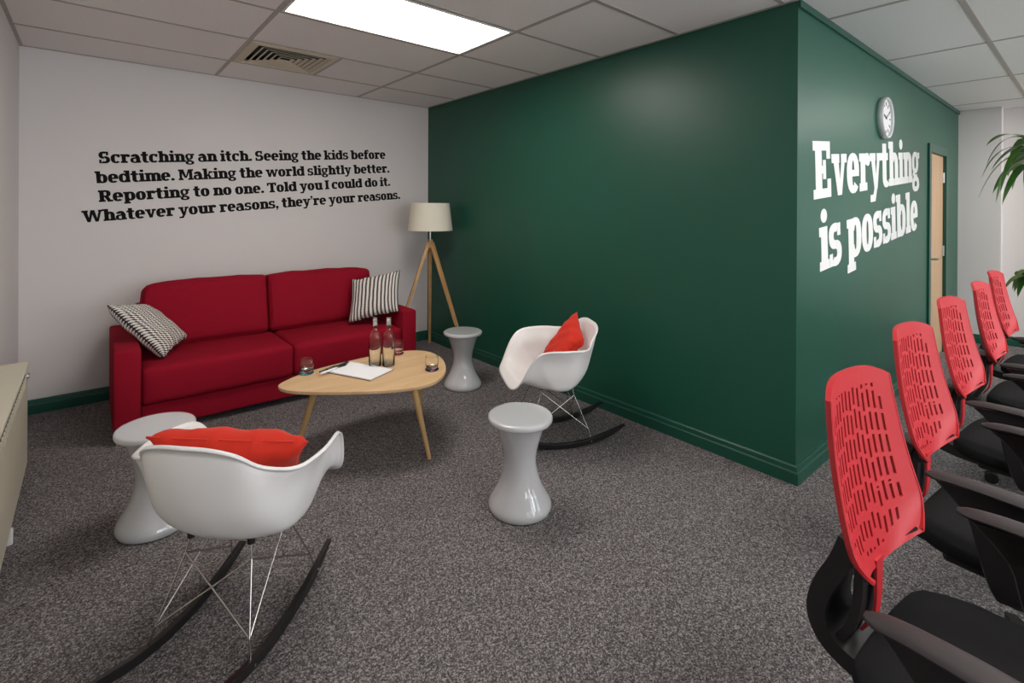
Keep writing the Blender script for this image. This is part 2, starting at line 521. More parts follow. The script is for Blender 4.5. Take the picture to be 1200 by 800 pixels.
# air vent
v = empty('air_vent', (1.079, 3.757, H - 0.004))
tag(v, 'cream square four-way air vent in the ceiling above the sofa', 'air vent')
def ring_frame(bm, r_out, r_in, z_out, z_in, th):
    vo = [bm.verts.new((sx * r_out, sy * r_out, z)) for z in (z_out, z_out + th) for sx, sy in ((-1, -1), (1, -1), (1, 1), (-1, 1))]
    vi = [bm.verts.new((sx * r_in, sy * r_in, z)) for z in (z_in, z_in + th) for sx, sy in ((-1, -1), (1, -1), (1, 1), (-1, 1))]
    for i in range(4):
        j = (i + 1) % 4
        bm.faces.new((vo[i], vo[j], vi[j], vi[i]))
        bm.faces.new((vo[4 + j], vo[4 + i], vi[4 + i], vi[4 + j]))
        bm.faces.new((vo[j], vo[i], vo[4 + i], vo[4 + j]))
        bm.faces.new((vi[i], vi[j], vi[4 + j], vi[4 + i]))
f = bmesh.new(); ring_frame(f, 0.286, 0.245, 0.0, -0.006, 0.006)
obj('frame', f, M['vent'], v)
r = 0.243
for k in range(6):
    f = bmesh.new(); ring_frame(f, r, r - 0.019, -0.003, 0.006, 0.002)
    obj('louvre', f, M['vent'], v)
    r -= 0.038
f = bmesh.new(); box(f, -0.28, -0.28, 0.06, 0.28, 0.28, 0.066); obj('duct', f, M['void'], v)

# ------------------------------------------------------------------ door
d = empty('door_1', (0, 0, 0)); d['kind'] = 'structure'; d['label'] = 'beech veneer door in the green wall, with green frame'
obj('door_leaf', bx(DX0 + 0.03, YP + 0.012, 0.006, DX1 - 0.03, YP + 0.055, DZ - 0.03, bev=0.002), M['door'], d)
f = bmesh.new()
for a in ((DX0 - 0.045, DX0 + 0.028), (DX1 - 0.028, DX1 + 0.045)):
    box(f, a[0], YP - 0.016, 0, a[1], YP - 0.0005, DZ + 0.045, bev=0.003)
box(f, DX0 + 0.028, YP - 0.016, DZ - 0.028, DX1 - 0.028, YP - 0.0005, DZ + 0.045, bev=0.003)
for a in ((DX0 + 0.0005, DX0 + 0.028), (DX1 - 0.028, DX1 - 0.0005)):
    box(f, a[0], YP - 0.0005, 0, a[1], YP + T, DZ - 0.0005)
box(f, DX0 + 0.028, YP - 0.0005, DZ - 0.028, DX1 - 0.028, YP + T, DZ - 0.0005)
obj('door_frame', f, M['green_trim'], d)
hd = bmesh.new()
hx, hz = DX0 + 0.085, 0.957
box(hd, hx - 0.02, YP + 0.004, hz - 0.09, hx + 0.02, YP + 0.0121, hz + 0.04, bev=0.002)
rod(hd, (hx, YP + 0.008, hz), (hx, YP - 0.045, hz), 0.009)
sweep(hd, [(hx, YP - 0.045, hz), (hx + 0.04, YP - 0.05, hz + 0.002), (hx + 0.09, YP - 0.047, hz), (hx + 0.125, YP - 0.04, hz - 0.002)], circ(0.009))
rod(hd, (hx, YP + 0.006, hz - 0.06), (hx, YP - 0.004, hz - 0.06), 0.009)
obj('door_handle', hd, M['steel'], d, smooth=True, angle=40)
for z in (1.72, 1.0, 0.2):
    h = bmesh.new(); rod(h, (DX1 - 0.03, YP + 0.006, z - 0.05), (DX1 - 0.03, YP + 0.006, z + 0.05), 0.008)
    box(h, DX1 - 0.06, YP + 0.0095, z - 0.05, DX1 - 0.03, YP + 0.0125, z + 0.05)
    obj('hinge', h, M['steel'], d)

# ------------------------------------------------------------------ slab lettering, cut one letter at a time
XH = 0.77
def ringp(cx, cy, rx, ry, a0, a1, tx, ty, n=None):
    n = n or max(4, int(abs(a1 - a0) / 18))
    o_, i_ = [], []
    for k in range(n + 1):
        a = math.radians(a0 + (a1 - a0) * k / n)
        # slightly squared curve
        c, s = math.cos(a), math.sin(a)
        q = 0.86
        c2 = math.copysign(abs(c) ** q, c); s2 = math.copysign(abs(s) ** q, s)
        o_.append((cx + rx * c2, cy + ry * s2)); i_.append((cx + (rx - tx) * c2, cy + (ry - ty) * s2))
    return [[o_[k], o_[k + 1], i_[k + 1], i_[k]] for k in range(n)]
def R(x0, y0, x1, y1): return [[(x0, y0), (x1, y0), (x1, y1), (x0, y1)]]
def Q(*p): return [list(p)]
TS, HS = 0.25, 0.165       # stem and serif weights
def stem(x, y0, y1): return R(x, y0, x + TS, y1)
def foot(x, l=0.07, r=0.07, y=0): return R(x - l, y, x + TS + r, y + HS)
def arch(x, w, top=XH):     # arch joining the stem at x to one whose left edge is x+w
    rx = (w + TS) / 2 - 0.02
    cx = x + w + TS - rx
    return ringp(cx, top - 0.30, rx, 0.31, 0, 150, TS, 0.17) + R(x + w, HS, x + w + TS, top - 0.30)
def disc(cx, cy, rr): return [[(cx + rr * math.cos(2 * PI * k / 14), cy + rr * math.sin(2 * PI * k / 14)) for k in range(14)]]
def vee(xl, xr, xm, y0, y1, tl=0.23, tr=0.15):
    return Q((xl, y1), (xl + tl, y1), (xm + 0.07, y0), (xm - 0.09, y0)) + Q((xr - tr, y1), (xr, y1), (xm + 0.09, y0), (xm - 0.05, y0))
G = {}
def glyphs():
    s = 0.07
    G[' '] = ([], 0.24)
    G['.'] = (disc(0.13, 0.115, 0.125), 0.27)
    G[','] = (disc(0.13, 0.115, 0.125) + Q((0.12, 0.0), (0.255, 0.11), (0.12, -0.2), (0.03, -0.17)), 0.27)
    G["'"] = (disc(0.12, 0.93, 0.11) + Q((0.12, 0.84), (0.23, 0.93), (0.12, 0.64), (0.03, 0.67)), 0.24)
    G['i'] = (stem(s, 0, XH) + foot(s) + R(0, XH - HS, s + 0.02, XH) + disc(s + TS / 2, 0.965, 0.125), 0.37)
    G['l'] = (stem(s, 0, 1.03) + foot(s) + R(0, 1.03 - HS, s + 0.02, 1.03), 0.37)
    G['I'] = (stem(s, 0, 1) + foot(s) + foot(s, y=1 - HS), 0.38)
    G['h'] = (stem(s, 0, 1.03) + foot(s, r=0.05) + R(0, 1.03 - HS, s, 1.03) + arch(s, 0.355) + foot(s + 0.355, l=0.05), 0.71)
    G['n'] = (stem(s, 0, XH) + foot(s, r=0.05) + R(0, XH - HS, s, XH) + arch(s, 0.355) + foot(s + 0.355, l=0.05), 0.71)
    G['m'] = (stem(s, 0, XH) + foot(s, r=0.04) + R(0, XH - HS, s, XH) + arch(s, 0.345) + foot(s + 0.345, l=0.03, r=0.03) + arch(s + 0.345, 0.345) + foot(s + 0.69, l=0.04), 1.03)
    G['r'] = (stem(s, 0, XH) + foot(s, r=0.10) + R(0, XH - HS, s, XH) + ringp(s + 0.36, XH - 0.30, 0.24, 0.31, 75, 160, 0.2, 0.17) + disc(s + 0.40, XH - 0.14, 0.125), 0.58)
    G['u'] = (stem(s, 0.28, XH) + R(0, XH - HS, s, XH) + ringp(s + 0.27, 0.29, 0.27, 0.31, 180, 330, TS, 0.17) + stem(s + 0.355, 0, XH) + R(s + 0.27, XH - HS, s + 0.355, XH) + R(s + 0.355 + TS, 0, s + 0.355 + TS + 0.07, HS), 0.71)
    G['o'] = (ringp(0.31, XH / 2, 0.31, XH / 2 + 0.015, 0, 360, TS, 0.15), 0.64)
    G['e'] = (ringp(0.31, XH / 2, 0.31, XH / 2 + 0.015, 0, 318, TS, 0.15) + R(0.12, 0.32, 0.60, 0.45), 0.63)
    G['c'] = (ringp(0.31, XH / 2, 0.31, XH / 2 + 0.015, 48, 318, TS, 0.15) + R(0.40, 0.50, 0.56, XH), 0.59)
    G['a'] = (ringp(0.25, 0.23, 0.25, 0.245, 60, 300, 0.19, 0.13) + stem(0.35, 0, 0.52) + R(0.22, 0.36, 0.40, 0.475) + R(0.22, -0.015, 0.40, 0.11) + ringp(0.31, 0.48, 0.255, 0.30, 0, 165, TS, 0.15) + R(0.06, 0.53, 0.22, 0.68) + R(0.5, 0, 0.65, HS), 0.66)
    G['b'] = (stem(s, 0, 1.03) + R(0, 1.03 - HS, s, 1.03) + ringp(s + 0.33, XH / 2, 0.31, XH / 2 + 0.015, -150, 150, TS, 0.15), 0.73)
    G['d'] = (stem(0.42, 0, 1.03) + R(0.33, 1.03 - HS, 0.42, 1.03) + R(0.6, 0, 0.70, HS) + ringp(0.31, XH / 2, 0.31, XH / 2 + 0.015, 30, 330, TS, 0.15), 0.72)
    G['p'] = (stem(s, -0.27, XH) + foot(s, r=0.08, y=-0.27) + R(0, XH - HS, s, XH) + ringp(s + 0.33, XH / 2, 0.31, XH / 2 + 0.015, -150, 150, TS, 0.15), 0.73)
    G['g'] = (ringp(0.28, 0.50, 0.27, 0.285, 0, 360, 0.18, 0.12) + ringp(0.30, -0.06, 0.30, 0.20, 0, 360, 0.19, 0.12) + Q((0.03, 0.17), (0.22, 0.17), (0.26, 0.26), (0.10, 0.27)) + R(0.12, 0.05, 0.42, 0.19) + R(0.44, 0.60, 0.63, 0.76), 0.64)
    G['t'] = (stem(0.10, 0.22, 0.98) + R(0, XH - HS, 0.46, XH) + ringp(0.335, 0.24, 0.235, 0.255, 180, 320, TS, 0.16), 0.50)
    G['f'] = (stem(0.08, 0, 0.80) + foot(0.08, r=0.10) + R(0, XH - HS, 0.46, XH) + ringp(0.33, 0.79, 0.25, 0.29, 60, 180, TS, 0.16) + R(0.38, 0.84, 0.52, 1.04), 0.50)
    G['s'] = (ringp(0.27, 0.545, 0.27, 0.24, 50, 270, 0.20, 0.16) + ringp(0.27, 0.225, 0.27, 0.24, -130, 90, 0.20, 0.16) + R(0.36, 0.54, 0.49, XH) + R(0.02, 0.0, 0.15, 0.23), 0.56)
    G['S'] = (ringp(0.32, 0.70, 0.31, 0.315, 50, 270, 0.23, 0.18) + ringp(0.33, 0.30, 0.33, 0.315, -130, 90, 0.23, 0.18) + R(0.44, 0.68, 0.58, 1.0) + R(0.02, 0.0, 0.16, 0.32), 0.69)
    G['v'] = (vee(0.05, 0.62, 0.34, 0, XH) + R(0, XH - HS, 0.34, XH) + R(0.42, XH - HS, 0.68, XH), 0.68)
    G['y'] = (vee(0.05, 0.62, 0.35, 0, XH) + R(0, XH - HS, 0.34, XH) + R(0.42, XH - HS, 0.68, XH) + Q((0.28, 0.06), (0.44, 0.06), (0.30, -0.27), (0.12, -0.27)) + R(0.02, -0.27, 0.24, -0.12), 0.68)
    G['w'] = (vee(0.05, 0.58, 0.31, 0, XH, 0.22, 0.14) + vee(0.44, 0.97, 0.70, 0, XH, 0.20, 0.14) + R(0, XH - HS, 0.32, XH) + R(0.78, XH - HS, 1.03, XH), 1.03)
    G['W'] = (vee(0.05, 0.66, 0.37, 0, 1, 0.24, 0.16) + vee(0.50, 1.13, 0.82, 0, 1, 0.22, 0.15) + R(0, 1 - HS, 0.36, 1) + R(0.93, 1 - HS, 1.20, 1), 1.18)
    G['k'] = (stem(s, 0, 1.03) + foot(s, r=0.04) + R(0, 1.03 - HS, s, 1.03) + Q((0.26, 0.30), (0.48, XH - 0.05), (0.62, XH - 0.05), (0.34, 0.26)) + Q((0.32, 0.42), (0.46, 0.50), (0.66, 0.05), (0.46, 0.05)) + R(0.42, XH - HS, 0.70, XH) + R(0.40, 0, 0.74, HS), 0.74)
    G['T'] = (stem(0.27, 0, 1) + foot(0.27, l=0.09, r=0.09) + R(0, 1 - HS, 0.755, 1) + R(0, 0.68, 0.13, 1) + R(0.625, 0.68, 0.755, 1), 0.76)
    G['R'] = (stem(s, 0, 1) + foot(s) + R(0, 1 - HS, 0.45, 1) + ringp(0.42, 0.70, 0.29, 0.30, -90, 90, TS, 0.15) + R(s, 0.40, 0.43, 0.55) + Q((0.34, 0.42), (0.56, 0.46), (0.74, 0.05), (0.50, 0.05)) + R(0.50, 0, 0.82, HS), 0.80)
    G['M'] = (R(0.07, 0, 0.25, 1) + R(0.73, 0, 0.95, 1) + R(0, 0, 0.33, HS) + R(0.64, 0, 1.03, HS) + R(0, 1 - HS, 0.25, 1) + R(0.75, 1 - HS, 1.03, 1) + Q((0.10, 1), (0.36, 1), (0.56, 0.20), (0.42, 0.20)) + Q((0.68, 1), (0.84, 1), (0.56, 0.20), (0.46, 0.20)), 1.02)
    G['E'] = (stem(0.09, 0, 1) + R(0, 0, 0.70, HS) + R(0, 1 - HS, 0.68, 1) + R(0.55, 0, 0.70, 0.33) + R(0.53, 0.69, 0.68, 1) + R(0.25, 0.43, 0.48, 0.57) + R(0.38, 0.33, 0.50, 0.67), 0.74)
glyphs()
glyph_mesh = {}
def letter_obj(ch, parent, m, key):
    k = (ch, key)
    if k not in glyph_mesh:
        bm = bmesh.new()
        for ip, poly in enumerate(G[ch][0]):
            ar = sum(poly[i][0] * poly[(i + 1) % len(poly)][1] - poly[(i + 1) % len(poly)][0] * poly[i][1] for i in range(len(poly)))
            if ar < 0: poly = poly[::-1]
            prism(bm, poly, 0, 0.012 + 0.0004 * ip)
        o = obj('letter', bm, m, parent)
        glyph_mesh[k] = o.data
        return o
    o = bpy.data.objects.new('letter', glyph_mesh[k]); C.objects.link(o); o.parent = parent
    return o
def text_line(s, x0, x1, z0, z1, y, m, key, parent, capx=None, track=0.0):
    """letters along a line running from (x0,z0) to (x1,z1) on the wall plane y; the size follows the cap height capx"""
    adv = [G[c][1] + track for c in s]
    tot = sum(adv) - track
    L = math.hypot(x1 - x0, z1 - z0)
    sx = L / tot
    sy = capx
    a = math.atan2(z1 - z0, x1 - x0)
    pos = 0
    for c, ad in zip(s, adv):
        if c != ' ':
            o = letter_obj(c, parent, m, key)
            # local x -> along the line, local y -> up, local z (thickness) -> towards the room (-Y)
            o.matrix_parent_inverse = Matrix()
            o.location = (x0 + math.cos(a) * pos * sx, y, z0 + math.sin(a) * pos * sx)
            o.rotation_euler = Matrix(((math.cos(a), -math.sin(a), 0), (0, 0, -1), (math.sin(a), math.cos(a), 0))).to_euler()
            o.scale = (sx, sy, 0.1)
        pos += ad
q1 = empty('wall_lettering'); tag(q1, 'black four-line slab-serif quote on the white wall above the red sofa', 'lettering')
text_line('Scratching an itch. Seeing the kids before', 0.045, 2.281, 1.706, 1.889, YB - 0.0003, M['black_vinyl'], 'b', q1, 0.084)
text_line('bedtime. Making the world slightly better.', 0.026, 2.325, 1.562, 1.753, YB - 0.0003, M['black_vinyl'], 'b', q1, 0.084)
text_line('Reporting to no one. Told you I could do it.', 0.045, 2.335, 1.428, 1.620, YB - 0.0003, M['black_vinyl'], 'b', q1, 0.084)
text_line("Whatever your reasons, they're your reasons.", -0.045, 2.447, 1.282, 1.490, YB - 0.0003, M['black_vinyl'], 'b', q1, 0.084)
q2 = empty('wall_lettering'); tag(q2, 'large white slab-serif words on the green wall between clock and corner', 'lettering')
text_line('Everything', 3.0, 5.42, 1.453, 1.648, YP - 0.0003, M['white_vinyl'], 'w', q2, 0.315)
text_line('is possible', 3.10, 5.38, 1.056, 1.243, YP - 0.0003, M['white_vinyl'], 'w', q2, 0.315)

# ------------------------------------------------------------------ clock
ck = empty('wall_clock', (4.30, YP, 2.045)); tag(ck, 'round silver-rimmed clock with pale dial on the green wall above the white words', 'clock')
def faceY(bm):   # turn a lathe about z into one facing -Y
    bmesh.ops.rotate(bm, verts=bm.verts, cent=(0, 0, 0), matrix=Matrix.Rotation(PI / 2, 3, 'X'))
    return bm
obj('rim', faceY(lathe(bmesh.new(), [(0, 0.0005), (0.141, 0.0005), (0.146, 0.012), (0.145, 0.030), (0.140, 0.038), (0.133, 0.037), (0.129, 0.030), (0.129, 0.018), (0, 0.018)])), M['silver'], ck, smooth=True, angle=50)
obj('dial', faceY(lathe(bmesh.new(), [(0, 0.018), (0.1285, 0.018), (0.1285, 0.021), (0, 0.021)])), M['white_plastic'], ck)
for k in range(12):
    a = k * PI / 6
    b = bx(-0.0035, -0.0235, 0.085, 0.0035, -0.0212, 0.112)
    bmesh.ops.rotate(b, verts=b.verts, cent=(0, 0, 0), matrix=Matrix.Rotation(a, 3, 'Y'))
    obj('hour_mark', b, M['black_plastic'], ck)
for ln, wd, a in ((0.065, 0.007, math.radians(285)), (0.095, 0.005, math.radians(60))):
    b = bx(-wd / 2, -0.026, -0.015, wd / 2, -0.024, ln)
    bmesh.ops.rotate(b, verts=b.verts, cent=(0, 0, 0), matrix=Matrix.Rotation(a, 3, 'Y'))
    obj('hand', b, M['black_plastic'], ck)

# ------------------------------------------------------------------ storage heater
ht = empty('storage_heater', (XL, 2.45, 0)); tag(ht, 'long low cream storage heater against the side wall at the left edge', 'heater')
obj('body', bx(0.001, -1.1, 0.065, 0.119, 1.1, 0.572, bev=0.006), M['heater'], ht)
obj('lid', bx(0.001, -1.11, 0.572, 0.125, 1.11, 0.590, bev=0.004), M['heater'], ht)
g = bmesh.new(); box(g, 0.119, -1.02, 0.502, 0.1215, 0.98, 0.556); obj('grille', g, M['grille'], ht)
for k in range(40):
    y = -1.0 + k * 0.05
    obj('grille_slat', bx(0.1215, y - 0.009, 0.504, 0.1245, y + 0.009, 0.554), M['heater'], ht) if k < 40 and y < 0.97 else None
kb = bmesh.new(); rod(kb, (0.119, 1.05, 0.53), (0.130, 1.05, 0.53), 0.014, n=16); obj('knob', kb, M['steel'], ht)
for y, x1 in ((-0.9, 0.09), (0.42, 0.124), (0.98, 0.09)):
    fb = bmesh.new(); box(fb, 0.03, y - 0.012, 0, x1, y + 0.012, 0.065, bev=0.004); obj('foot', fb, M['white_plastic'], ht)

# ------------------------------------------------------------------ sofa
def soft_box(x0, y0, z0, x1, y1, z1, bulge=(0, 0, 0), bev=0.03, n=10, seed=0, wr=0.003):
    """upholstered block: rounded box whose faces swell and wrinkle a little"""
    bm = bx(x0, y0, z0, x1, y1, z1)
    bmesh.ops.subdivide_edges(bm, edges=bm.edges, cuts=n, use_grid_fill=True)
    cx, cy, cz = (x0 + x1) / 2, (y0 + y1) / 2, (z0 + z1) / 2
    hx_, hy_, hz_ = (x1 - x0) / 2, (y1 - y0) / 2, (z1 - z0) / 2
    for v_ in bm.verts:
        p = v_.co - Vector((cx, cy, cz))
        u, w_, t = p.x / hx_, p.y / hy_, p.z / hz_
        # push coordinates so that the grid is denser at the edges, then round them
        def ed(a, h): return math.copysign(1 - (1 - abs(a)) ** 1.6, a) * h if abs(a) < 1 else a * h
        p = Vector((ed(u, hx_), ed(w_, hy_), ed(t, hz_)))
        q = Vector((max(abs(p.x) - (hx_ - bev), 0), max(abs(p.y) - (hy_ - bev), 0), max(abs(p.z) - (hz_ - bev), 0)))
        if q.length > bev:
            k = bev / q.length
            q2_ = q * k
            p = Vector((math.copysign(abs(p.x) - q.x + q2_.x, p.x), math.copysign(abs(p.y) - q.y + q2_.y, p.y), math.copysign(abs(p.z) - q.z + q2_.z, p.z)))
        fu, fw, ft = 1 - u * u, 1 - w_ * w_, 1 - t * t
        p.x += u * bulge[0] * fw * ft
        p.y += w_ * bulge[1] * fu * ft
        p.z += t * bulge[2] * fu * fw
        s_ = wr * (math.sin(p.x * 23 + seed) * math.sin(p.z * 17 + p.y * 19 + seed * 2))
        p += Vector((0, s_, s_))
        v_.co = p + Vector((cx, cy, cz))
    return bm
SX0, SX1, SY0, SY1 = 0.104, 2.10, 3.65, 4.50
sf = empty('sofa', (1.1, 4.07, 0)); tag(sf, 'crimson two-seater sofa with square arms against the white wall', 'sofa')
def sp(name, bm, m, smooth=True, angle=40):
    bmesh.ops.translate(bm, verts=bm.verts, vec=(-1.1, -4.07, 0))
    return obj(name, bm, m, sf, smooth=smooth, angle=angle)
for a, b in ((SX0, SX0 + 0.132), (SX1 - 0.127, SX1)):
    arm = sp('arm', bx(a, SY0, 0.025, b, SY1, 0.549, bev=0.014, seg=3), M['red_cloth'])
    sb_ = bmesh.new()
    for xx in (a + 0.004, b - 0.004):
        rod(sb_, (xx, SY0 + 0.0025, 0.035), (xx, SY0 + 0.0025, 0.543), 0.0022, n=6)
    bmesh.ops.translate(sb_, verts=sb_.verts, vec=(-1.1, -4.07, 0))
    obj('piping', sb_, M['red_cloth'], arm, smooth=True)
sp('base', bx(SX0 + 0.1325, SY0 + 0.035, 0.045, SX1 - 0.1275, SY1 - 0.02, 0.198, bev=0.012, seg=3), M['red_cloth'])
XM = 1.116
for k, (a, b) in enumerate(((SX0 + 0.134, XM - 0.001), (XM + 0.001, SX1 - 0.129))):
    sp('seat_cushion', soft_box(a, SY0 + 0.002, 0.199, b, 4.22, 0.418, bulge=(0, 0.006, 0.014), bev=0.028, seed=k * 2), M['red_cloth'])
sp('back_frame', bx(SX0 + 0.1325, 4.34, 0.2, SX1 - 0.1275, SY1, 0.70, bev=0.03, seg=3), M['red_cloth'])
for k, (a, b) in enumerate(((SX0 + 0.134, 1.075), (1.08, 1.955))):
    bc = soft_box(a, -0.11, 0.0, b, 0.11, 0.445, bulge=(0.0, 0.035, 0.012), bev=0.036, n=12, seed=3 + k, wr=0.004)
    # taper the top outer corner as the photo shows, lean back
    for v_ in bc.verts:
        side = (v_.co.x - a) / (b - a) if k == 0 else (b - v_.co.x) / (b - a)
        if side < 0.25:
            amt = (0.25 - side) / 0.25 * max(0, v_.co.z - 0.1) / 0.345
            v_.co.x += (0.045 if k == 0 else -0.012) * amt
            v_.co.z -= 0.02 * amt
    bmesh.ops.rotate(bc, verts=bc.verts, cent=(0, 0, 0), matrix=Matrix.Rotation(math.radians(-11), 3, 'X'))
    bmesh.ops.translate(bc, verts=bc.verts, vec=(0, 4.225, 0.415))
    sp('back_cushion', bc, M['red_cloth'])
for x in (SX0 + 0.05, SX1 - 0.05):
    for y in (SY0 + 0.04, SY1 - 0.05):
        sp('foot', bx(x - 0.035, y - 0.03, 0, x + 0.035, y + 0.03, 0.0255), M['lamp_leg'], smooth=False)

# ------------------------------------------------------------------ cushions
def pillow_bm(w, h, t, n=26, seed=0, pinch=0.07, fold=0.0):
    bm = bmesh.new()
    uvl = bm.loops.layers.uv.new('uv')
    rnd = random.Random(seed)
    ph = [rnd.uniform(0, 6) for _ in range(6)]
    grid = {}
    for s in (1, -1):
        for i in range(n + 1):
            for j in range(n + 1):
                edge = i in (0, n) or j in (0, n)
                if s == -1 and edge: grid[(s, i, j)] = grid[(1, i, j)]; continue
                u, v_ = -1 + 2 * i / n, -1 + 2 * j / n
                u = math.sin(u * PI / 2) * 0.35 + u * 0.65; v_ = math.sin(v_ * PI / 2) * 0.35 + v_ * 0.65
                x = w / 2 * u * (1 - pinch * (1 - v_ * v_))
                y = h / 2 * v_ * (1 - pinch * (1 - u * u))
                z = s * t / 2 * ((1 - u ** 4) * (1 - v_ ** 4)) ** 0.45
                wr = 0.0045 * math.sin(9 * u + ph[0] + 3 * v_) * math.sin(7 * v_ + ph[1]) + 0.003 * math.sin(17 * u + ph[2]) * (v_ ** 2)
                z += wr * (1 if not edge else 0.6) + fold * (u * u)
                y += (0.004 * math.sin(11 * u + ph[3]) + 0.003 * math.sin(23 * u + ph[4])) * (v_ ** 4)
                grid[(s, i, j)] = bm.verts.new((x, y, z))
    for s in (1, -1):
        for i in range(n):
            for j in range(n):
                q = [grid[(s, i, j)], grid[(s, i + 1, j)], grid[(s, i + 1, j + 1)], grid[(s, i, j + 1)]]
                st = [(i, j), (i + 1, j), (i + 1, j + 1), (i, j + 1)]
                if s == -1: q, st = q[::-1], st[::-1]
                f_ = bm.faces.new(q)
                for lp, (a, b) in zip(f_.loops, st): lp[uvl].uv = (a / n, b / n)
    return bm
def piping_bm(w, h, pinch=0.07, n=20, r=0.004):
    bm = bmesh.new()
    pts = []
    for sx, sy, ax in ((1, -1, 0), (1, 1, 1), (-1, 1, 0), (-1, -1, 1)):
        for k in range(n):
            f_ = -1 + 2 * k / n
            if (sx, sy) == (1, -1): u, v_ = f_, -1
            elif (sx, sy) == (1, 1): u, v_ = 1, f_
            elif (sx, sy) == (-1, 1): u, v_ = -f_, 1
            else: u, v_ = -1, -f_
            pts.append(Vector((w / 2 * u * (1 - pinch * (1 - v_ * v_)), h / 2 * v_ * (1 - pinch * (1 - u * u)), 0)))
    N = len(pts); rings = []
    for i, p in enumerate(pts):
        t_ = (pts[(i + 1) % N] - pts[i - 1]).normalized(); s_ = t_.cross(Vector((0, 0, 1)))
        rings.append([bm.verts.new(p + s_ * r * math.cos(a) + Vector((0, 0, 1)) * r * math.sin(a)) for a in (0, PI / 3, 2 * PI / 3, PI, 4 * PI / 3, 5 * PI / 3)])
    for i in range(N):
        for k in range(6):
            bm.faces.new((rings[i][k], rings[i][(k + 1) % 6], rings[(i + 1) % N][(k + 1) % 6], rings[(i + 1) % N][k]))
    return bm
def pillow_quad(D, Cc, B, A, t, m, label, group=None, seed=0, pinch=0.06, n=28):
    """a cushion spanned between its four corners (D,C lower edge; A,B upper edge), plump in the middle"""
    D, Cc, B, A = Vector(D), Vector(Cc), Vector(B), Vector(A)
    cen = (A + B + Cc + D) / 4
    w, h = ((Cc - D).length + (B - A).length) / 2, ((A - D).length + (B - Cc).length) / 2
    nrm = ((Cc - D) + (B - A)).cross((A - D) + (B - Cc)).normalized()
    def warp(bm):
        for v_ in bm.verts:
            u, q = v_.co.x / w + 0.5, v_.co.y / h + 0.5
            z = v_.co.z
            v_.co = (D * (1 - u) + Cc * u) * (1 - q) + (A * (1 - u) + B * u) * q + nrm * z - cen
        return bm
    o = obj('cushion', warp(pillow_bm(w, h, t, n=n, seed=seed, pinch=pinch)), m, smooth=True, loc=cen)
    tag(o, label, 'cushion', group)
    obj('seam', warp(piping_bm(w, h, pinch, r=0.0035)), m, o, smooth=True)
    return o
pillow_quad((.36, 3.79, .440), (.515, 4.06, .485), (.27, 4.10, .735), (.080, 3.85, .795), 0.13, M['tooth_a'],
       'black and white houndstooth cushion slumped over the left arm of the sofa', 'houndstooth cushions on the sofa', seed=2)
pillow_quad((1.632, 3.93, .450), (1.955, 3.69, .545), (2.050, 3.85, .857), (1.722, 4.08, .778), 0.12, M['tooth_b'],
       'black and white striped cushion upright against the right arm of the sofa', 'houndstooth cushions on the sofa', seed=5)

# ------------------------------------------------------------------ rocking armchairs
SHELL = {   # one column per direction: knots from the seat's middle to the rim
    0: [(.10, 0, .345), (.19, 0, .375), (.25, 0, .396), (.295, 0, .374)],
    1: [(.10, .09, .345), (.19, .12, .378), (.25, .150, .400), (.290, .165, .378)],
    2: [(.09, .15, .35), (.16, .19, .39), (.215, .215, .425), (.258, .235, .415)],
    3: [(.05, .18, .35), (.11, .225, .42), (.155, .245, .52), (.195, .268, .540)],
    4: [(.02, .19, .345), (.06, .235, .42), (.09, .252, .53), (.128, .285, .597)],
    5: [(-.03, .185, .345), (-.04, .235, .42), (-.04, .265, .53), (-.01, .305, .606)],
    6: [(-.06, .17, .35), (-.095, .215, .42), (-.115, .240, .53), (-.125, .278, .604)],
    7: [(-.085, .13, .35), (-.14, .18, .43), (-.165, .198, .54), (-.178, .200, .625)],
    8: [(-.10, .09, .35), (-.165, .13, .44), (-.20, .148, .56), (-.230, .150, .680)],
    9: [(-.11, .045, .35), (-.175, .06, .44), (-.215, .07, .56), (-.250, .08, .702)],
    10: [(-.11, 0, .35), (-.18, 0, .44), (-.22, 0, .56), (-.254, 0, .705)],
}
def shell_bm(scale=1.0):
    cols = [SHELL[k] for k in range(11)] + [[(x, -y, z) for x, y, z in SHELL[k]] for k in range(9, 0, -1)]
    cols = [[Vector((0, 0, .342))] + [Vector(p) for p in c] for c in cols]
    N = len(cols); SUB = 5; ROWN = 18
    bm = bmesh.new(); rings = []
    for j in range(1, ROWN + 1):
        t = 4.0 * j / ROWN
        ring = []
        pts = [catmull(c, t) for c in cols]
        for k in range(N * SUB):
            ring.append(bm.verts.new(catmull(pts, k / SUB, closed=True)))
        rings.append(ring)
    # rolled lip
    lip = []
    for k, v_ in enumerate(rings[-1]):
        d_ = (v_.co - rings[-2][k].co).normalized()
        o_ = Vector((v_.co.x, v_.co.y, 0)).normalized()
        lip.append(bm.verts.new(v_.co + o_ * 0.009 + d_ * 0.002 + Vector((0, 0, -0.008))))
    rings.append(lip)
    c0 = bm.verts.new((0, 0, .342))
    n = len(rings[0])
    for k in range(n): bm.faces.new((c0, rings[0][k], rings[0][(k + 1) % n]))
    for a, b in zip(rings, rings[1:]):
        for k in range(n): bm.faces.new((a[k], b[k], b[(k + 1) % n], a[(k + 1) % n]))
    return bm
RR = 0.78
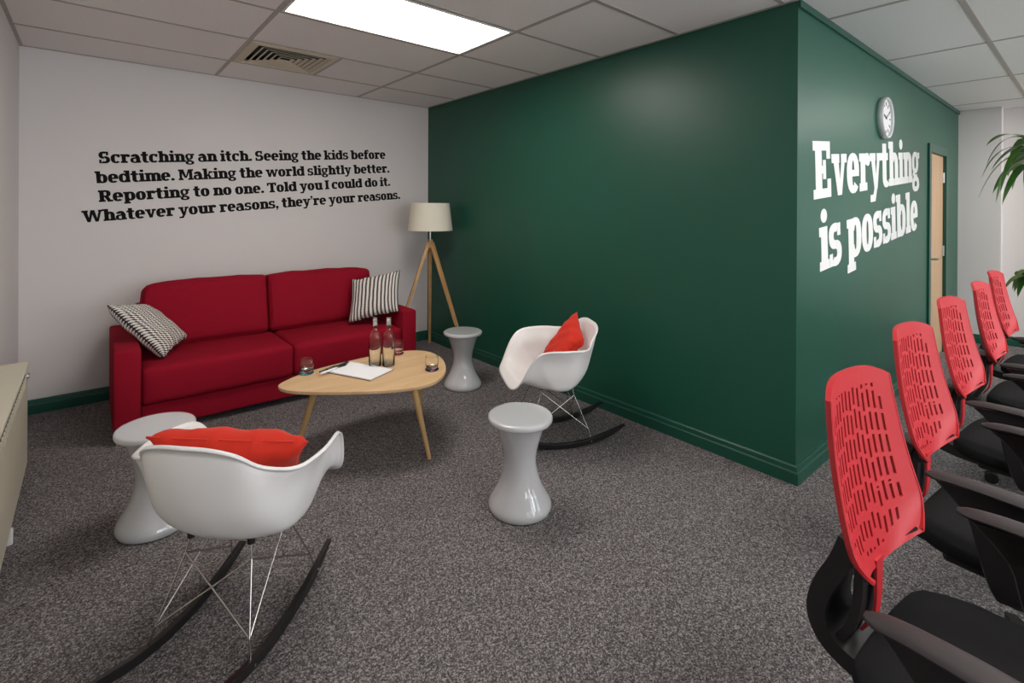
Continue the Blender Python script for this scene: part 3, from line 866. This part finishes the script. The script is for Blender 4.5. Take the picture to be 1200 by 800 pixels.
def make_rocking_chair(loc, heading, label):
    t = empty('rocking_chair', loc, heading)
    tag(t, label, 'chair', 'white shell rocking armchairs')
    s = obj('shell', shell_bm(), M['shell'], t, smooth=True)
    so = s.modifiers.new('thickness', 'SOLIDIFY'); so.thickness = 0.006; so.offset = -1
    for sy in (1, -1):
        bm = bmesh.new()
        pts = []
        for k in range(25):
            x = -0.40 + 0.70 * k / 24
            pts.append((x, sy * 0.172, RR - math.sqrt(RR * RR - (x + 0.02) ** 2) + 0.0155))
        def pr(f):
            e = min(1, 0.35 + 5 * f, 0.35 + 5 * (1 - f))
            return [(a * (0.6 + 0.4 * e), b * e) for a, b in ((-0.012, -0.012), (-0.009, -0.015), (0.009, -0.015), (0.012, -0.012), (0.012, 0.012), (0.009, 0.015), (-0.009, 0.015), (-0.012, 0.012))]
        sweep(bm, pts, pr, side=(0, 1, 0))
        bmesh.ops.recalc_face_normals(bm, faces=bm.faces)
        obj('rocker', bm, M['rocker'], t)
    # wire base
    FX, FY, UX, UY = 0.19, 0.170, 0.105, 0.115
    def fz(x): return RR - math.sqrt(RR * RR - (x + 0.02) ** 2) + 0.030
    r = 0.0032
    def wire(pts, name='wire'):
        b = bmesh.new()
        for p, q in zip(pts, pts[1:]): rod(b, p, q, r, n=8)
        obj(name, b, M['chrome'], t, smooth=True, angle=50)
    for sy in (1, -1):
        for sx in (-1, 1):
            ft = (sx * FX, sy * FY, fz(sx * FX) - 0.004)
            jt = (sx * (FX - 0.012), sy * (FY - 0.012), fz(sx * FX) + 0.050)
            up = (sx * UX, sy * UY, 0.285)
            mt_ = (sx * (UX - 0.012), sy * (UY - 0.01), 0.340)
            wire([ft, jt, up, mt_], 'leg')
            op = (-sx * UX, sy * UY, 0.320 if sx < 0 else 0.285)
            wire([jt, op])
    for a in (1, -1):       # crossing wires at the rear, between the rockers
        wire([(-(FX - 0.012), a * (FY - 0.012), fz(-FX) + 0.050), (-UX, -a * UY, 0.285)], 'cross_wire')
    for sx in (-1, 1):      # bearers under the seat
        wire([(sx * (UX - 0.012), -(UY - 0.01), 0.334), (sx * (UX - 0.012), UY - 0.01, 0.334)], 'bearer')
    for sy in (1, -1):
        for sx in (-1, 1):
            b = bmesh.new(); rod(b, (sx * (UX - 0.012), sy * (UY - 0.01), 0.328), (sx * (UX - 0.012), sy * (UY - 0.01), 0.347), 0.012, n=14)
            obj('mount', b, M['black_plastic'], t)
            b = bmesh.new(); z_ = fz(sx * FX) - 0.014
            rod(b, (sx * FX, sy * 0.183, z_), (sx * FX, sy * 0.1865, z_), 0.005, n=10)
            obj('screw', b, M['chrome'], t)
    return t
make_rocking_chair((0.394, 1.867, 0), math.radians(43), 'white shell rocking armchair in the left foreground, seen from behind')
make_rocking_chair((2.19, 2.155, 0), math.radians(151), 'white shell rocking armchair beside the green wall')
pillow_quad((.270, 2.060, .475), (.600, 1.900, .430), (.572, 1.722, .600), (.135, 1.872, .688), 0.12, M['red_pillow'],
       'scarlet cushion lying in the foreground rocking chair', 'scarlet cushions in the rocking chairs', seed=8)
pillow_quad((2.10, 2.07, .425), (2.268, 1.965, .615), (2.400, 2.14, .735), (2.20, 2.25, .450), 0.11, M['red_pillow'],
       'scarlet cushion tipped on its corner in the rocking chair by the green wall', 'scarlet cushions in the rocking chairs', seed=11)

# ------------------------------------------------------------------ hourglass stools
def make_stool():
    t = empty('stool')
    body = [(0.0, 0.003), (0.139, 0.0), (0.147, 0.006), (0.149, 0.022), (0.146, 0.034), (0.137, 0.052), (0.120, 0.080), (0.103, 0.112), (0.090, 0.146), (0.080, 0.182),
            (0.0755, 0.215), (0.0765, 0.250), (0.083, 0.285), (0.093, 0.320), (0.104, 0.352), (0.115, 0.382), (0.124, 0.4045), (0.0, 0.4045)]
    obj('body', lathe(bmesh.new(), body, 56), M['stool'], t, smooth=True, angle=60)
    top = [(0.0, 0.405), (0.140, 0.405), (0.150, 0.409), (0.1525, 0.418), (0.151, 0.429), (0.146, 0.4335), (0.139, 0.4345), (0.120, 0.4350), (0.0, 0.4350)]
    obj('seat', lathe(bmesh.new(), top, 56), M['stool'], t, smooth=True, angle=60)
    return t
s0 = make_stool()
for i, (x, y, lb) in enumerate(((1.555, 1.735, 'grey hourglass stool standing alone in the middle of the carpet'),
                                (2.258, 3.20, 'grey hourglass stool between the coffee table and the floor lamp'),
                                (0.225, 2.66, 'grey hourglass stool in front of the sofa, partly behind the rocking chair'))):
    o = s0 if i == 0 else copy_tree(s0)
    o.location = (x, y, 0); o.rotation_euler.z = i * 0.7
    tag(o, lb, 'stool', 'grey hourglass stools')

# ------------------------------------------------------------------ coffee table
OUT = [(0.781, 2.828), (0.811, 2.871), (0.896, 2.927), (0.982, 2.965), (1.117, 2.997), (1.255, 3.014), (1.376, 3.022), (1.496, 3.018), (1.62, 2.995), (1.706, 2.945), (1.752, 2.86),
       (1.745, 2.718), (1.675, 2.553), (1.588, 2.435), (1.494, 2.365), (1.419, 2.345), (1.354, 2.35), (1.264, 2.378), (1.182, 2.419), (1.066, 2.493), (0.943, 2.586), (0.831, 2.691), (0.786, 2.767)]
TC = (1.30, 2.72)
ct = empty('coffee_table', (TC[0], TC[1], 0)); tag(ct, 'low oak coffee table with a rounded triangular top in front of the sofa', 'table')
P2 = [Vector((x - TC[0], y - TC[1], 0)) for x, y in OUT]
ol = [catmull(P2, k / 4, closed=True) for k in range(len(P2) * 4)]
def ring_at(bm, s, z): return [bm.verts.new((p.x - p.normalized().x * s, p.y - p.normalized().y * s, z)) for p in ol]
bm = bmesh.new()
rg = [ring_at(bm, 0.030, 0.411), ring_at(bm, 0.004, 0.4165), ring_at(bm, 0.0005, 0.420), ring_at(bm, 0.0, 0.433), ring_at(bm, 0.0025, 0.435)]
for a, b in zip(rg, rg[1:]):
    for k in range(len(a)): bm.faces.new((a[k], a[(k + 1) % len(a)], b[(k + 1) % len(a)], b[k]))
bm.faces.new(rg[0][::-1]); bm.faces.new(rg[-1])
bmesh.ops.recalc_face_normals(bm, faces=bm.faces)
obj('tabletop', bm, M['oak_top'], ct)
for (x0, y0), (x1, y1) in (((1.402, 2.475), (1.46, 2.388)), ((0.97, 2.78), (0.895, 2.90)), ((1.63, 2.82), (1.72, 2.92))):
    b = bmesh.new()
    p1, p0 = Vector((x1 - TC[0], y1 - TC[1], 0.0)), Vector((x0 - TC[0], y0 - TC[1], 0.411))
    rod(b, p1, p0, 0.0115, 0.022, n=20)
    for v_ in b.verts:
        if v_.co.z < 0.05: v_.co.z = 0
        if v_.co.z > 0.38: v_.co.z = 0.411
    obj('leg', b, M['oak_leg'], ct, smooth=True, angle=50)
    b = bmesh.new(); rod(b, (p0.x, p0.y, 0.4045), (p0.x, p0.y, 0.4111), 0.03, n=20); obj('leg_plate', b, M['steel'], ct)

# things on the coffee table
ZT = 0.4352
def make_bottle():
    t = empty('bottle')
    prof = [(0, 0.004), (0.030, 0.001), (0.036, 0.004), (0.0375, 0.012), (0.0375, 0.175), (0.035, 0.190), (0.026, 0.206), (0.0175, 0.218), (0.0148, 0.232), (0.0138, 0.285), (0.0160, 0.287), (0.0160, 0.295), (0.0122, 0.296),
            (0.0122, 0.285), (0.0134, 0.232), (0.0162, 0.218), (0.0246, 0.206), (0.0336, 0.190), (0.0362, 0.175), (0.0362, 0.010), (0.030, 0.006), (0, 0.010)]
    b = lathe(bmesh.new(), prof, 32); bmesh.ops.recalc_face_normals(b, faces=b.faces)
    obj('body', b, M['bottle'], t, smooth=True, angle=60)
    return t
b0 = make_bottle()
for i, (x, y, lb) in enumerate(((1.333, 2.812, 'clear glass bottle on the coffee table, the nearer one to the notepad'),
                                (1.400, 2.765, 'clear glass bottle on the coffee table, beside the small red-based glass'))):
    o = b0 if i == 0 else copy_tree(b0)
    o.location = (x, y, ZT); tag(o, lb, 'bottle', 'clear glass bottles')
for i, (x, y, k, nm) in enumerate(((0.968, 2.937, 'teal_glass', 'teal'), (1.560, 2.955, 'coral_glass', 'red'), (1.566, 2.537, 'plum_glass', 'purple'))):
    t = empty('tumbler', (x, y, ZT)); tag(t, {'teal': 'small clear tumbler on a teal base, left of the notepad', 'red': 'small clear tumbler on a red base, behind the bottles',
                                             'purple': 'small clear tumbler on a purple base at the wide end of the table'}[nm], 'glass', 'coloured-base tumblers')
    b = lathe(bmesh.new(), [(0, 0.0002), (0.037, 0.0002), (0.0405, 0.004), (0.0405, 0.008), (0.035, 0.0125), (0, 0.0125)], 32); bmesh.ops.recalc_face_normals(b, faces=b.faces)
    obj('base', b, M[k], t, smooth=True, angle=50)
    b = lathe(bmesh.new(), [(0, 0.0135), (0.030, 0.0135), (0.036, 0.022), (0.0395, 0.045), (0.0375, 0.084), (0.0360, 0.0845), (0.0378, 0.045), (0.034, 0.027), (0.027, 0.022), (0, 0.022)], 32)
    bmesh.ops.recalc_face_normals(b, faces=b.faces)
    obj('bowl', b, M['glass'], t, smooth=True, angle=50)
# notepad with pens
pd = empty('notepad', (1.222, 2.775, ZT), math.atan2(-0.32, 0.15)); tag(pd, 'white open notepad on a brown board lying on the coffee table', 'notepad')
obj('board', bx(-0.165, -0.105, 0, 0.165, 0.105, 0.004, bev=0.001), M['board'], pd)
obj('page', bx(-0.160, -0.100, 0.004, 0.160, 0.100, 0.009, bev=0.0008), M['paper'], pd)
dirp = Vector((0.20, 0.075, 0)).normalized()
lines = ((1.085, 2.896, 0.15, 'black'), (1.135, 2.893, 0.15, 'black'), (1.172, 2.925, 0.14, 'black'), (1.075, 2.862, 0.14, 'white'))
for i, (x, y, ln, c_) in enumerate(lines):
    rz = math.atan2(0.075, 0.2) + (0.10, -0.12, 0.08, 0.0)[i]
    on = True
    t = empty('pen', (x, y, ZT + 0.0092 + 0.0062), rz)
    mb = M['black_plastic'] if c_ == 'black' else M['white_plastic']
    b = bmesh.new(); rod(b, (-ln / 2, 0, 0), (ln / 2 - 0.02, 0, 0), 0.0062, n=12); obj('barrel', b, mb, t, smooth=True, angle=50)
    b = bmesh.new(); rod(b, (ln / 2 - 0.02, 0, 0), (ln / 2, 0, 0), 0.0045, 0.001, n=12); obj('tip', b, M['steel'], t, smooth=True, angle=50)
    b = bmesh.new(); box(b, -ln / 2 + 0.005, -0.0015, 0.005, -ln / 2 + 0.045, 0.0015, 0.0072); obj('clip', b, M['steel'], t)
    tag(t, ['black pen on the notepad, end nearest the teal glass', 'black pen in the middle of the notepad edge', 'black pen on the notepad, nearest the sofa', 'white pen on the near left corner of the notepad'][i], 'pen', 'pens on the notepad')

# ------------------------------------------------------------------ tripod floor lamp
LX, LY = 2.50, 4.09
fl = empty('floor_lamp', (LX, LY, 0)); tag(fl, 'wooden tripod floor lamp with a cream drum shade in the corner', 'lamp')
for fx, fy in ((2.145, 4.20), (2.715, 4.445), (2.66, 3.70)):
    dd = Vector((fx - LX, fy - LY, 0)); u = dd.normalized()
    p1 = Vector((dd.x, dd.y, 0.001)); p0 = u * 0.018 + Vector((0, 0, 1.07))
    side = Vector((-u.y, u.x, 0))
    b = bmesh.new()
    def pr(f): 
        a, c_ = 0.012 + 0.006 * f, 0.010 + 0.005 * f
        return [(-a, -c_), (a, -c_), (a, c_), (-a, c_)]
    pts = [p1.lerp(p0, k / 4) for k in range(5)]
    sweep(b, pts, pr, side=side)
    bmesh.ops.recalc_face_normals(b, faces=b.faces)
    for v_ in b.verts:
        if v_.co.z < 0.02: v_.co.z = 0.0
    obj('leg', b, M['lamp_leg'], fl)
b = bmesh.new(); rod(b, (0, 0, 1.02), (0, 0, 1.095), 0.030, 0.026, n=6); obj('hub', b, M['lamp_leg'], fl)
b = bmesh.new(); rod(b, (0, 0, 1.09), (0, 0, 1.20), 0.008); obj('stem', b, M['steel'], fl, smooth=True, angle=50)
b = bmesh.new(); rod(b, (0, 0, 1.20), (0, 0, 1.25), 0.018); obj('bulb_holder', b, M['white_plastic'], fl, smooth=True, angle=50)
b = lathe(bmesh.new(), [(0.213, 1.183), (0.183, 1.444), (0.181, 1.444), (0.211, 1.183), (0.213, 1.183)], 56)
bmesh.ops.recalc_face_normals(b, faces=b.faces)
sh = obj('lamp_shade', b, M['shade'], fl, smooth=True, angle=60)
b = bmesh.new()
for k in range(3):
    a = k * 2 * PI / 3; rod(b, (0.012 * math.cos(a), 0.012 * math.sin(a), 1.20), (0.2105 * math.cos(a), 0.2105 * math.sin(a), 1.187), 0.0015, n=6)
obj('spider', b, M['steel'], sh)

# ------------------------------------------------------------------ task chairs
def back_surface(u, v_):
    """u -1..1 across, v 0..1 up; local frame: chair faces -Y, x across"""
    w = 0.198 - 0.040 * max(0, v_ - 0.15) ** 1.3
    if v_ < 0.22: w *= 1 - 0.26 * ((0.22 - v_) / 0.22) ** 2
    x = u * w
    zb = 0.600 + 0.045 * abs(u) ** 2
    zt = 1.016 - 0.026 * abs(u) ** 4
    z = zb + (zt - zb) * v_
    y = 0.055 + 0.065 * v_ + 0.010 * math.sin(PI * v_) - (0.042 - 0.010 * v_) * abs(u) ** 2.2
    return Vector((x, y, z))
def back_bm():
    bm = bmesh.new()
    NC, NR = 33, 84
    V_ = {}
    us = [-1 + 2 * (i + (0.0 if i % 2 == 0 else -0.22) * (2 < i < NC - 2)) / NC for i in range(NC + 1)]
    for i in range(NC + 1):
        for j in range(NR + 1):
            V_[(i, j)] = bm.verts.new(back_surface(us[i], j / NR))
    for i in range(NC):
        for j in range(NR):
            slot = 4 <= i <= NC - 5 and (i % 2 == 0) and 6 <= j <= NR - 9
            if slot:
                g_ = (i // 2) % 3
                cut = (j + (0, 1, 2)[g_] + int(round(2.0 * math.sin(i * 0.30)))) % 11
                if cut >= (9 if j > 26 else 7): slot = False
                if j < 26 and abs(us[i]) > 0.42 + j * 0.016: slot = False
                if j > NR - 16 and abs(us[i]) > 0.62: slot = False
            if not slot:
                bm.faces.new((V_[(i, j)], V_[(i + 1, j)], V_[(i + 1, j + 1)], V_[(i, j + 1)]))
    bmesh.ops.delete(bm, geom=[v_ for v_ in bm.verts if not v_.link_faces], context='VERTS')
    return bm
def make_task_chair():
    t = empty('office_chair')
    bk = obj('backrest', back_bm(), M['red_plastic'], t)
    so = bk.modifiers.new('thickness', 'SOLIDIFY'); so.thickness = 0.006; so.offset = -1
    # turned-back rim round the panel, running on down as two tails
    b = bmesh.new()
    prf = [(-0.003, -0.0055), (0.003, -0.0055), (0.003, 0.0055), (-0.003, 0.0055)]
    for sgn in (-1, 1):
        sweep(b, [back_surface(sgn, 1 - k / 42) + Vector((-sgn * 0.001, 0.006, 0)) for k in range(43)], prf, side=(1, 0, 0))
    topp = [back_surface(-1 + 2 * k / 16, 1) + Vector((0, 0.006, -0.001)) for k in range(17)]
    sweep(b, topp, [(-0.003, -0.005), (0.003, -0.005), (0.003, 0.005), (-0.003, 0.005)], side=(0, 0, 1))
    bmesh.ops.recalc_face_normals(b, faces=b.faces)
    obj('rim', b, M['red_plastic'], bk, smooth=True, angle=40)
    # red spine under the panel, and the black bracket behind it
    b = bmesh.new()
    cr = [catmull([Vector(p) for p in ((0, 0.056, 0.615), (0, 0.056, 0.57), (0, 0.057, 0.52), (0, 0.064, 0.475), (0, 0.085, 0.437))], k / 4) for k in range(17)]
    sweep(b, cr, lambda f: [(-a, -0.003) for a in (0.018 - 0.006 * f,)] + [(0.018 - 0.006 * f, -0.003), (0.018 - 0.006 * f, 0.003), (-0.018 + 0.006 * f, 0.003)], side=(1, 0, 0))
    bmesh.ops.recalc_face_normals(b, faces=b.faces)
    obj('spine', b, M['red_plastic'], bk, smooth=True, angle=40)
    b = bmesh.new()
    def band(pts, w0, w1, th):
        cr = [catmull([Vector(p) for p in pts], k / 4) for k in range((len(pts) - 1) * 4 + 1)]
        def pr(f):
            w = w0 + (w1 - w0) * f
            return [(-w, -th), (w, -th), (w, th), (-w, th)]
        sweep(b, cr, pr, side=(1, 0, 0))
    band([(0, 0.076, 0.645), (0, 0.078, 0.58), (0, 0.080, 0.52), (0, 0.090, 0.465), (0, 0.112, 0.42)], 0.042, 0.060, 0.009)
    band([(0, 0.094, 0.650), (0, 0.112, 0.595), (0, 0.145, 0.52), (0, 0.155, 0.455), (0, 0.128, 0.408), (0, 0.06, 0.388), (0, -0.06, 0.383)], 0.062, 0.082, 0.020)
    # crossbar hugging the lower edge of the panel
    lowp = [back_surface(-0.98 + 1.96 * k / 16, 0.0) + Vector((0, 0.011, -0.001)) for k in range(17)]
    sweep(b, lowp, [(-0.007, -0.004), (0.007, -0.004), (0.007, 0.004), (-0.007, 0.004)], side=(0, 0, 1))
    bmesh.ops.recalc_face_normals(b, faces=b.faces)
    obj('back_frame', b, M['black_plastic'], t, smooth=True, angle=50)
    # seat
    b = soft_box(-0.245, -0.45, 0.425, 0.245, 0.045, 0.482, bulge=(0.01, 0.012, 0.012), bev=0.026, n=9, wr=0.0)
    for v_ in b.verts:
        q = max(0, -v_.co.y - 0.36) / 0.13
        v_.co.z -= 0.03 * q * q
        q2_ = max(0, v_.co.y + 0.10) / 0.10
        v_.co.x *= 1 - 0.12 * q2_ * q2_
        q3 = max(0, -v_.co.y - 0.38) / 0.11
        v_.co.x *= 1 - 0.10 * q3 * q3
    obj('seat', b, M['black_cloth'], t, smooth=True)
    b = bx(-0.21, -0.44, 0.398, 0.21, -0.03, 0.430, bev=0.012, seg=2)
    obj('seat_pan', b, M['black_plastic'], t)
    for sx in (-1, 1):
        b = bmesh.new()
        pts = [(sx * 0.280, -0.015, 0.662), (sx * 0.280, -0.08, 0.670), (sx * 0.280, -0.17, 0.672), (sx * 0.283, -0.26, 0.670), (sx * 0.285, -0.30, 0.665)]
        cr = [catmull([Vector(p) for p in pts], k / 4) for k in range(17)]
        def pr(f):
            w = 0.030 * (max(0.25, 1 - abs(2 * f - 1) ** 14)) ** 0.5 * (0.82 + 0.30 * min(1, f * 2)); th = 0.011 * (max(0.3, 1 - abs(2 * f - 1) ** 10)) ** 0.5
            return [(w * math.cos(a), th * math.sin(a)) for a in [2 * PI * k / 12 for k in range(12)]]
        sweep(b, cr, pr, side=(1, 0, 0))
        bmesh.ops.recalc_face_normals(b, faces=b.faces)
        ar = obj('armrest', b, M['arm_pad'], t, smooth=True, angle=60)
        b = bmesh.new()
        pts = [(sx * 0.280, -0.15, 0.662), (sx * 0.284, -0.155, 0.61), (sx * 0.288, -0.17, 0.52), (sx * 0.285, -0.19, 0.440), (sx * 0.268, -0.205, 0.405), (sx * 0.20, -0.225, 0.388), (sx * 0.09, -0.225, 0.385)]
        cr = [catmull([Vector(p) for p in pts], k / 4) for k in range(25)]
        def pr2(f):
            w = 0.062 * max(0, 1 - f * 4.5) + 0.052 - 0.012 * f; th = 0.013
            return [(-w, -th * 0.5), (-w * 0.9, -th), (w * 0.9, -th), (w, -th * 0.5), (w, th * 0.5), (w * 0.9, th), (-w * 0.9, th), (-w, th * 0.5)]
        sweep(b, cr, pr2, side=(0, 1, 0))
        bmesh.ops.recalc_face_normals(b, faces=b.faces)
        obj('arm_bracket', b, M['black_plastic'], ar, smooth=True, angle=50)
    b = bx(-0.09, -0.34, 0.350, 0.09, -0.10, 0.399, bev=0.012); obj('mechanism', b, M['black_plastic'], t)
    b = bmesh.new(); rod(b, (0, -0.23, 0.20), (0, -0.23, 0.352), 0.014, n=16); rod(b, (0, -0.23, 0.09), (0, -0.23, 0.235), 0.026, n=20)
    obj('gas_lift', b, M['steel'], t, smooth=True, angle=50)
    b = bmesh.new(); rod(b, (0.08, -0.13, 0.375), (0.22, -0.10, 0.372), 0.006); obj('lever', b, M['steel'], t)
    b = bmesh.new(); rod(b, (0, -0.23, 0.075), (0, -0.23, 0.125), 0.045, 0.034, n=20); obj('base_hub', b, M['black_plastic'], t, smooth=True, angle=50)
    for k in range(5):
        a = 2 * PI * k / 5 + 0.5
        c_, s_ = math.cos(a), math.sin(a)
        b = bmesh.new()
        sweep(b, [(0.03 * c_, -0.23 + 0.03 * s_, 0.10), (0.15 * c_, -0.23 + 0.15 * s_, 0.092), (0.285 * c_, -0.23 + 0.285 * s_, 0.070)],
              lambda f: [(-0.022 + 0.007 * f, -0.015 + 0.006 * f), (0.022 - 0.007 * f, -0.015 + 0.006 * f), (0.022 - 0.007 * f, 0.012 - 0.004 * f), (-0.022 + 0.007 * f, 0.012 - 0.004 * f)], side=(-s_, c_, 0))
        bmesh.ops.recalc_face_normals(b, faces=b.faces)
        sp_ = obj('spoke', b, M['black_plastic'], t)
        b = bmesh.new(); cx, cy = 0.28 * c_, -0.23 + 0.28 * s_
        for o_ in (-0.018, 0.006):
            rod(b, (cx - s_ * o_, cy + c_ * o_, 0.027), (cx - s_ * (o_ + 0.014), cy + c_ * (o_ + 0.014), 0.027), 0.0268, n=18)
        rod(b, (cx, cy, 0.03), (cx, cy, 0.068), 0.007)
        obj('caster', b, M['black_plastic'], sp_, smooth=True, angle=50)
    return t
tc0 = make_task_chair()
CH = [(1.368, 0.262, -0.085, 'red-backed black office chair nearest the camera, at the right edge'),
      (2.09, 0.300, -0.09, 'second red-backed office chair counted from the camera'),
      (2.87, 0.318, -0.09, 'third red-backed office chair, the middle one of the row of five'),
      (3.63, 0.308, -0.05, 'fourth red-backed office chair, second from the far end of the row'),
      (4.38, 0.325, -0.06, 'farthest red-backed office chair, in front of the white pier')]
for i, (x, y, rz, lb) in enumerate(CH):
    o = tc0 if i == 0 else copy_tree(tc0)
    o.location = (x, y, 0); o.rotation_euler.z = rz
    tag(o, lb, 'chair', 'red-backed office chairs')

# ------------------------------------------------------------------ potted palm beyond the chairs
PX, PY = 5.22, 0.24
pl = empty('potted_palm', (PX, PY, 0)); tag(pl, 'tall potted dracaena with drooping strap leaves at the right edge', 'plant')
obj('pot', lathe(bmesh.new(), [(0, 0.002), (0.13, 0.0), (0.17, 0.30), (0.18, 0.32), (0.165, 0.32), (0.155, 0.27), (0, 0.27)], 32), M['pot'], pl, smooth=True, angle=50)
obj('soil', lathe(bmesh.new(), [(0, 0.271), (0.154, 0.271), (0.154, 0.285), (0, 0.295)], 24), M['soil'], pl)
def leaf(bx0, az, ln, rise, droop, wd, seed=0):
    b = bmesh.new(); rows = []
    n = 12
    for k in range(n + 1):
        f = k / n
        rad = ln * (f - 0.25 * droop * f * f)
        z = bx0[2] + rise * ln * f - droop * ln * f ** 2.2
        c_ = Vector((bx0[0] + math.cos(az) * rad, bx0[1] + math.sin(az) * rad, z))
        w = wd * (math.sin(PI * min(1, f * 0.93 + 0.07)) ** 0.6) * (1 - 0.35 * f)
        s_ = Vector((-math.sin(az), math.cos(az), 0))
        rows.append([c_ - s_ * w + Vector((0, 0, 0.004)), c_, c_ + s_ * w + Vector((0, 0, 0.004))])
    vv = [[b.verts.new(p) for p in r_] for r_ in rows]
    for r0, r1 in zip(vv, vv[1:]):
        for k in range(2): b.faces.new((r0[k], r0[k + 1], r1[k + 1], r1[k]))
    o = obj('leaf', b, M['leaf'], pl, smooth=True)
    return o
rl = random.Random(7)
for (tx, ty, tz) in ((0.0, 0.0, 1.82), (0.06, 0.05, 0.98)):
    b = bmesh.new(); sweep(b, [(tx * 0.4, ty * 0.4, 0.285), (tx * 0.8, ty * 0.8, tz * 0.6), (tx, ty, tz)], circ(0.018, 10)); obj('trunk', b, M['stem'], pl, smooth=True, angle=50)
    for k in range(34 if tz > 1.3 else 16):
        az = k * 2.4 + rl.uniform(-0.3, 0.3)
        if tz < 1.3: lnn = 0.24
        else: lnn = 0.46
        leaf((tx, ty, tz - 0.10 + 0.12 * k / 26), az, lnn * rl.uniform(0.8, 1.15), rl.uniform(0.3, 0.9), rl.uniform(0.6, 1.4), 0.045)
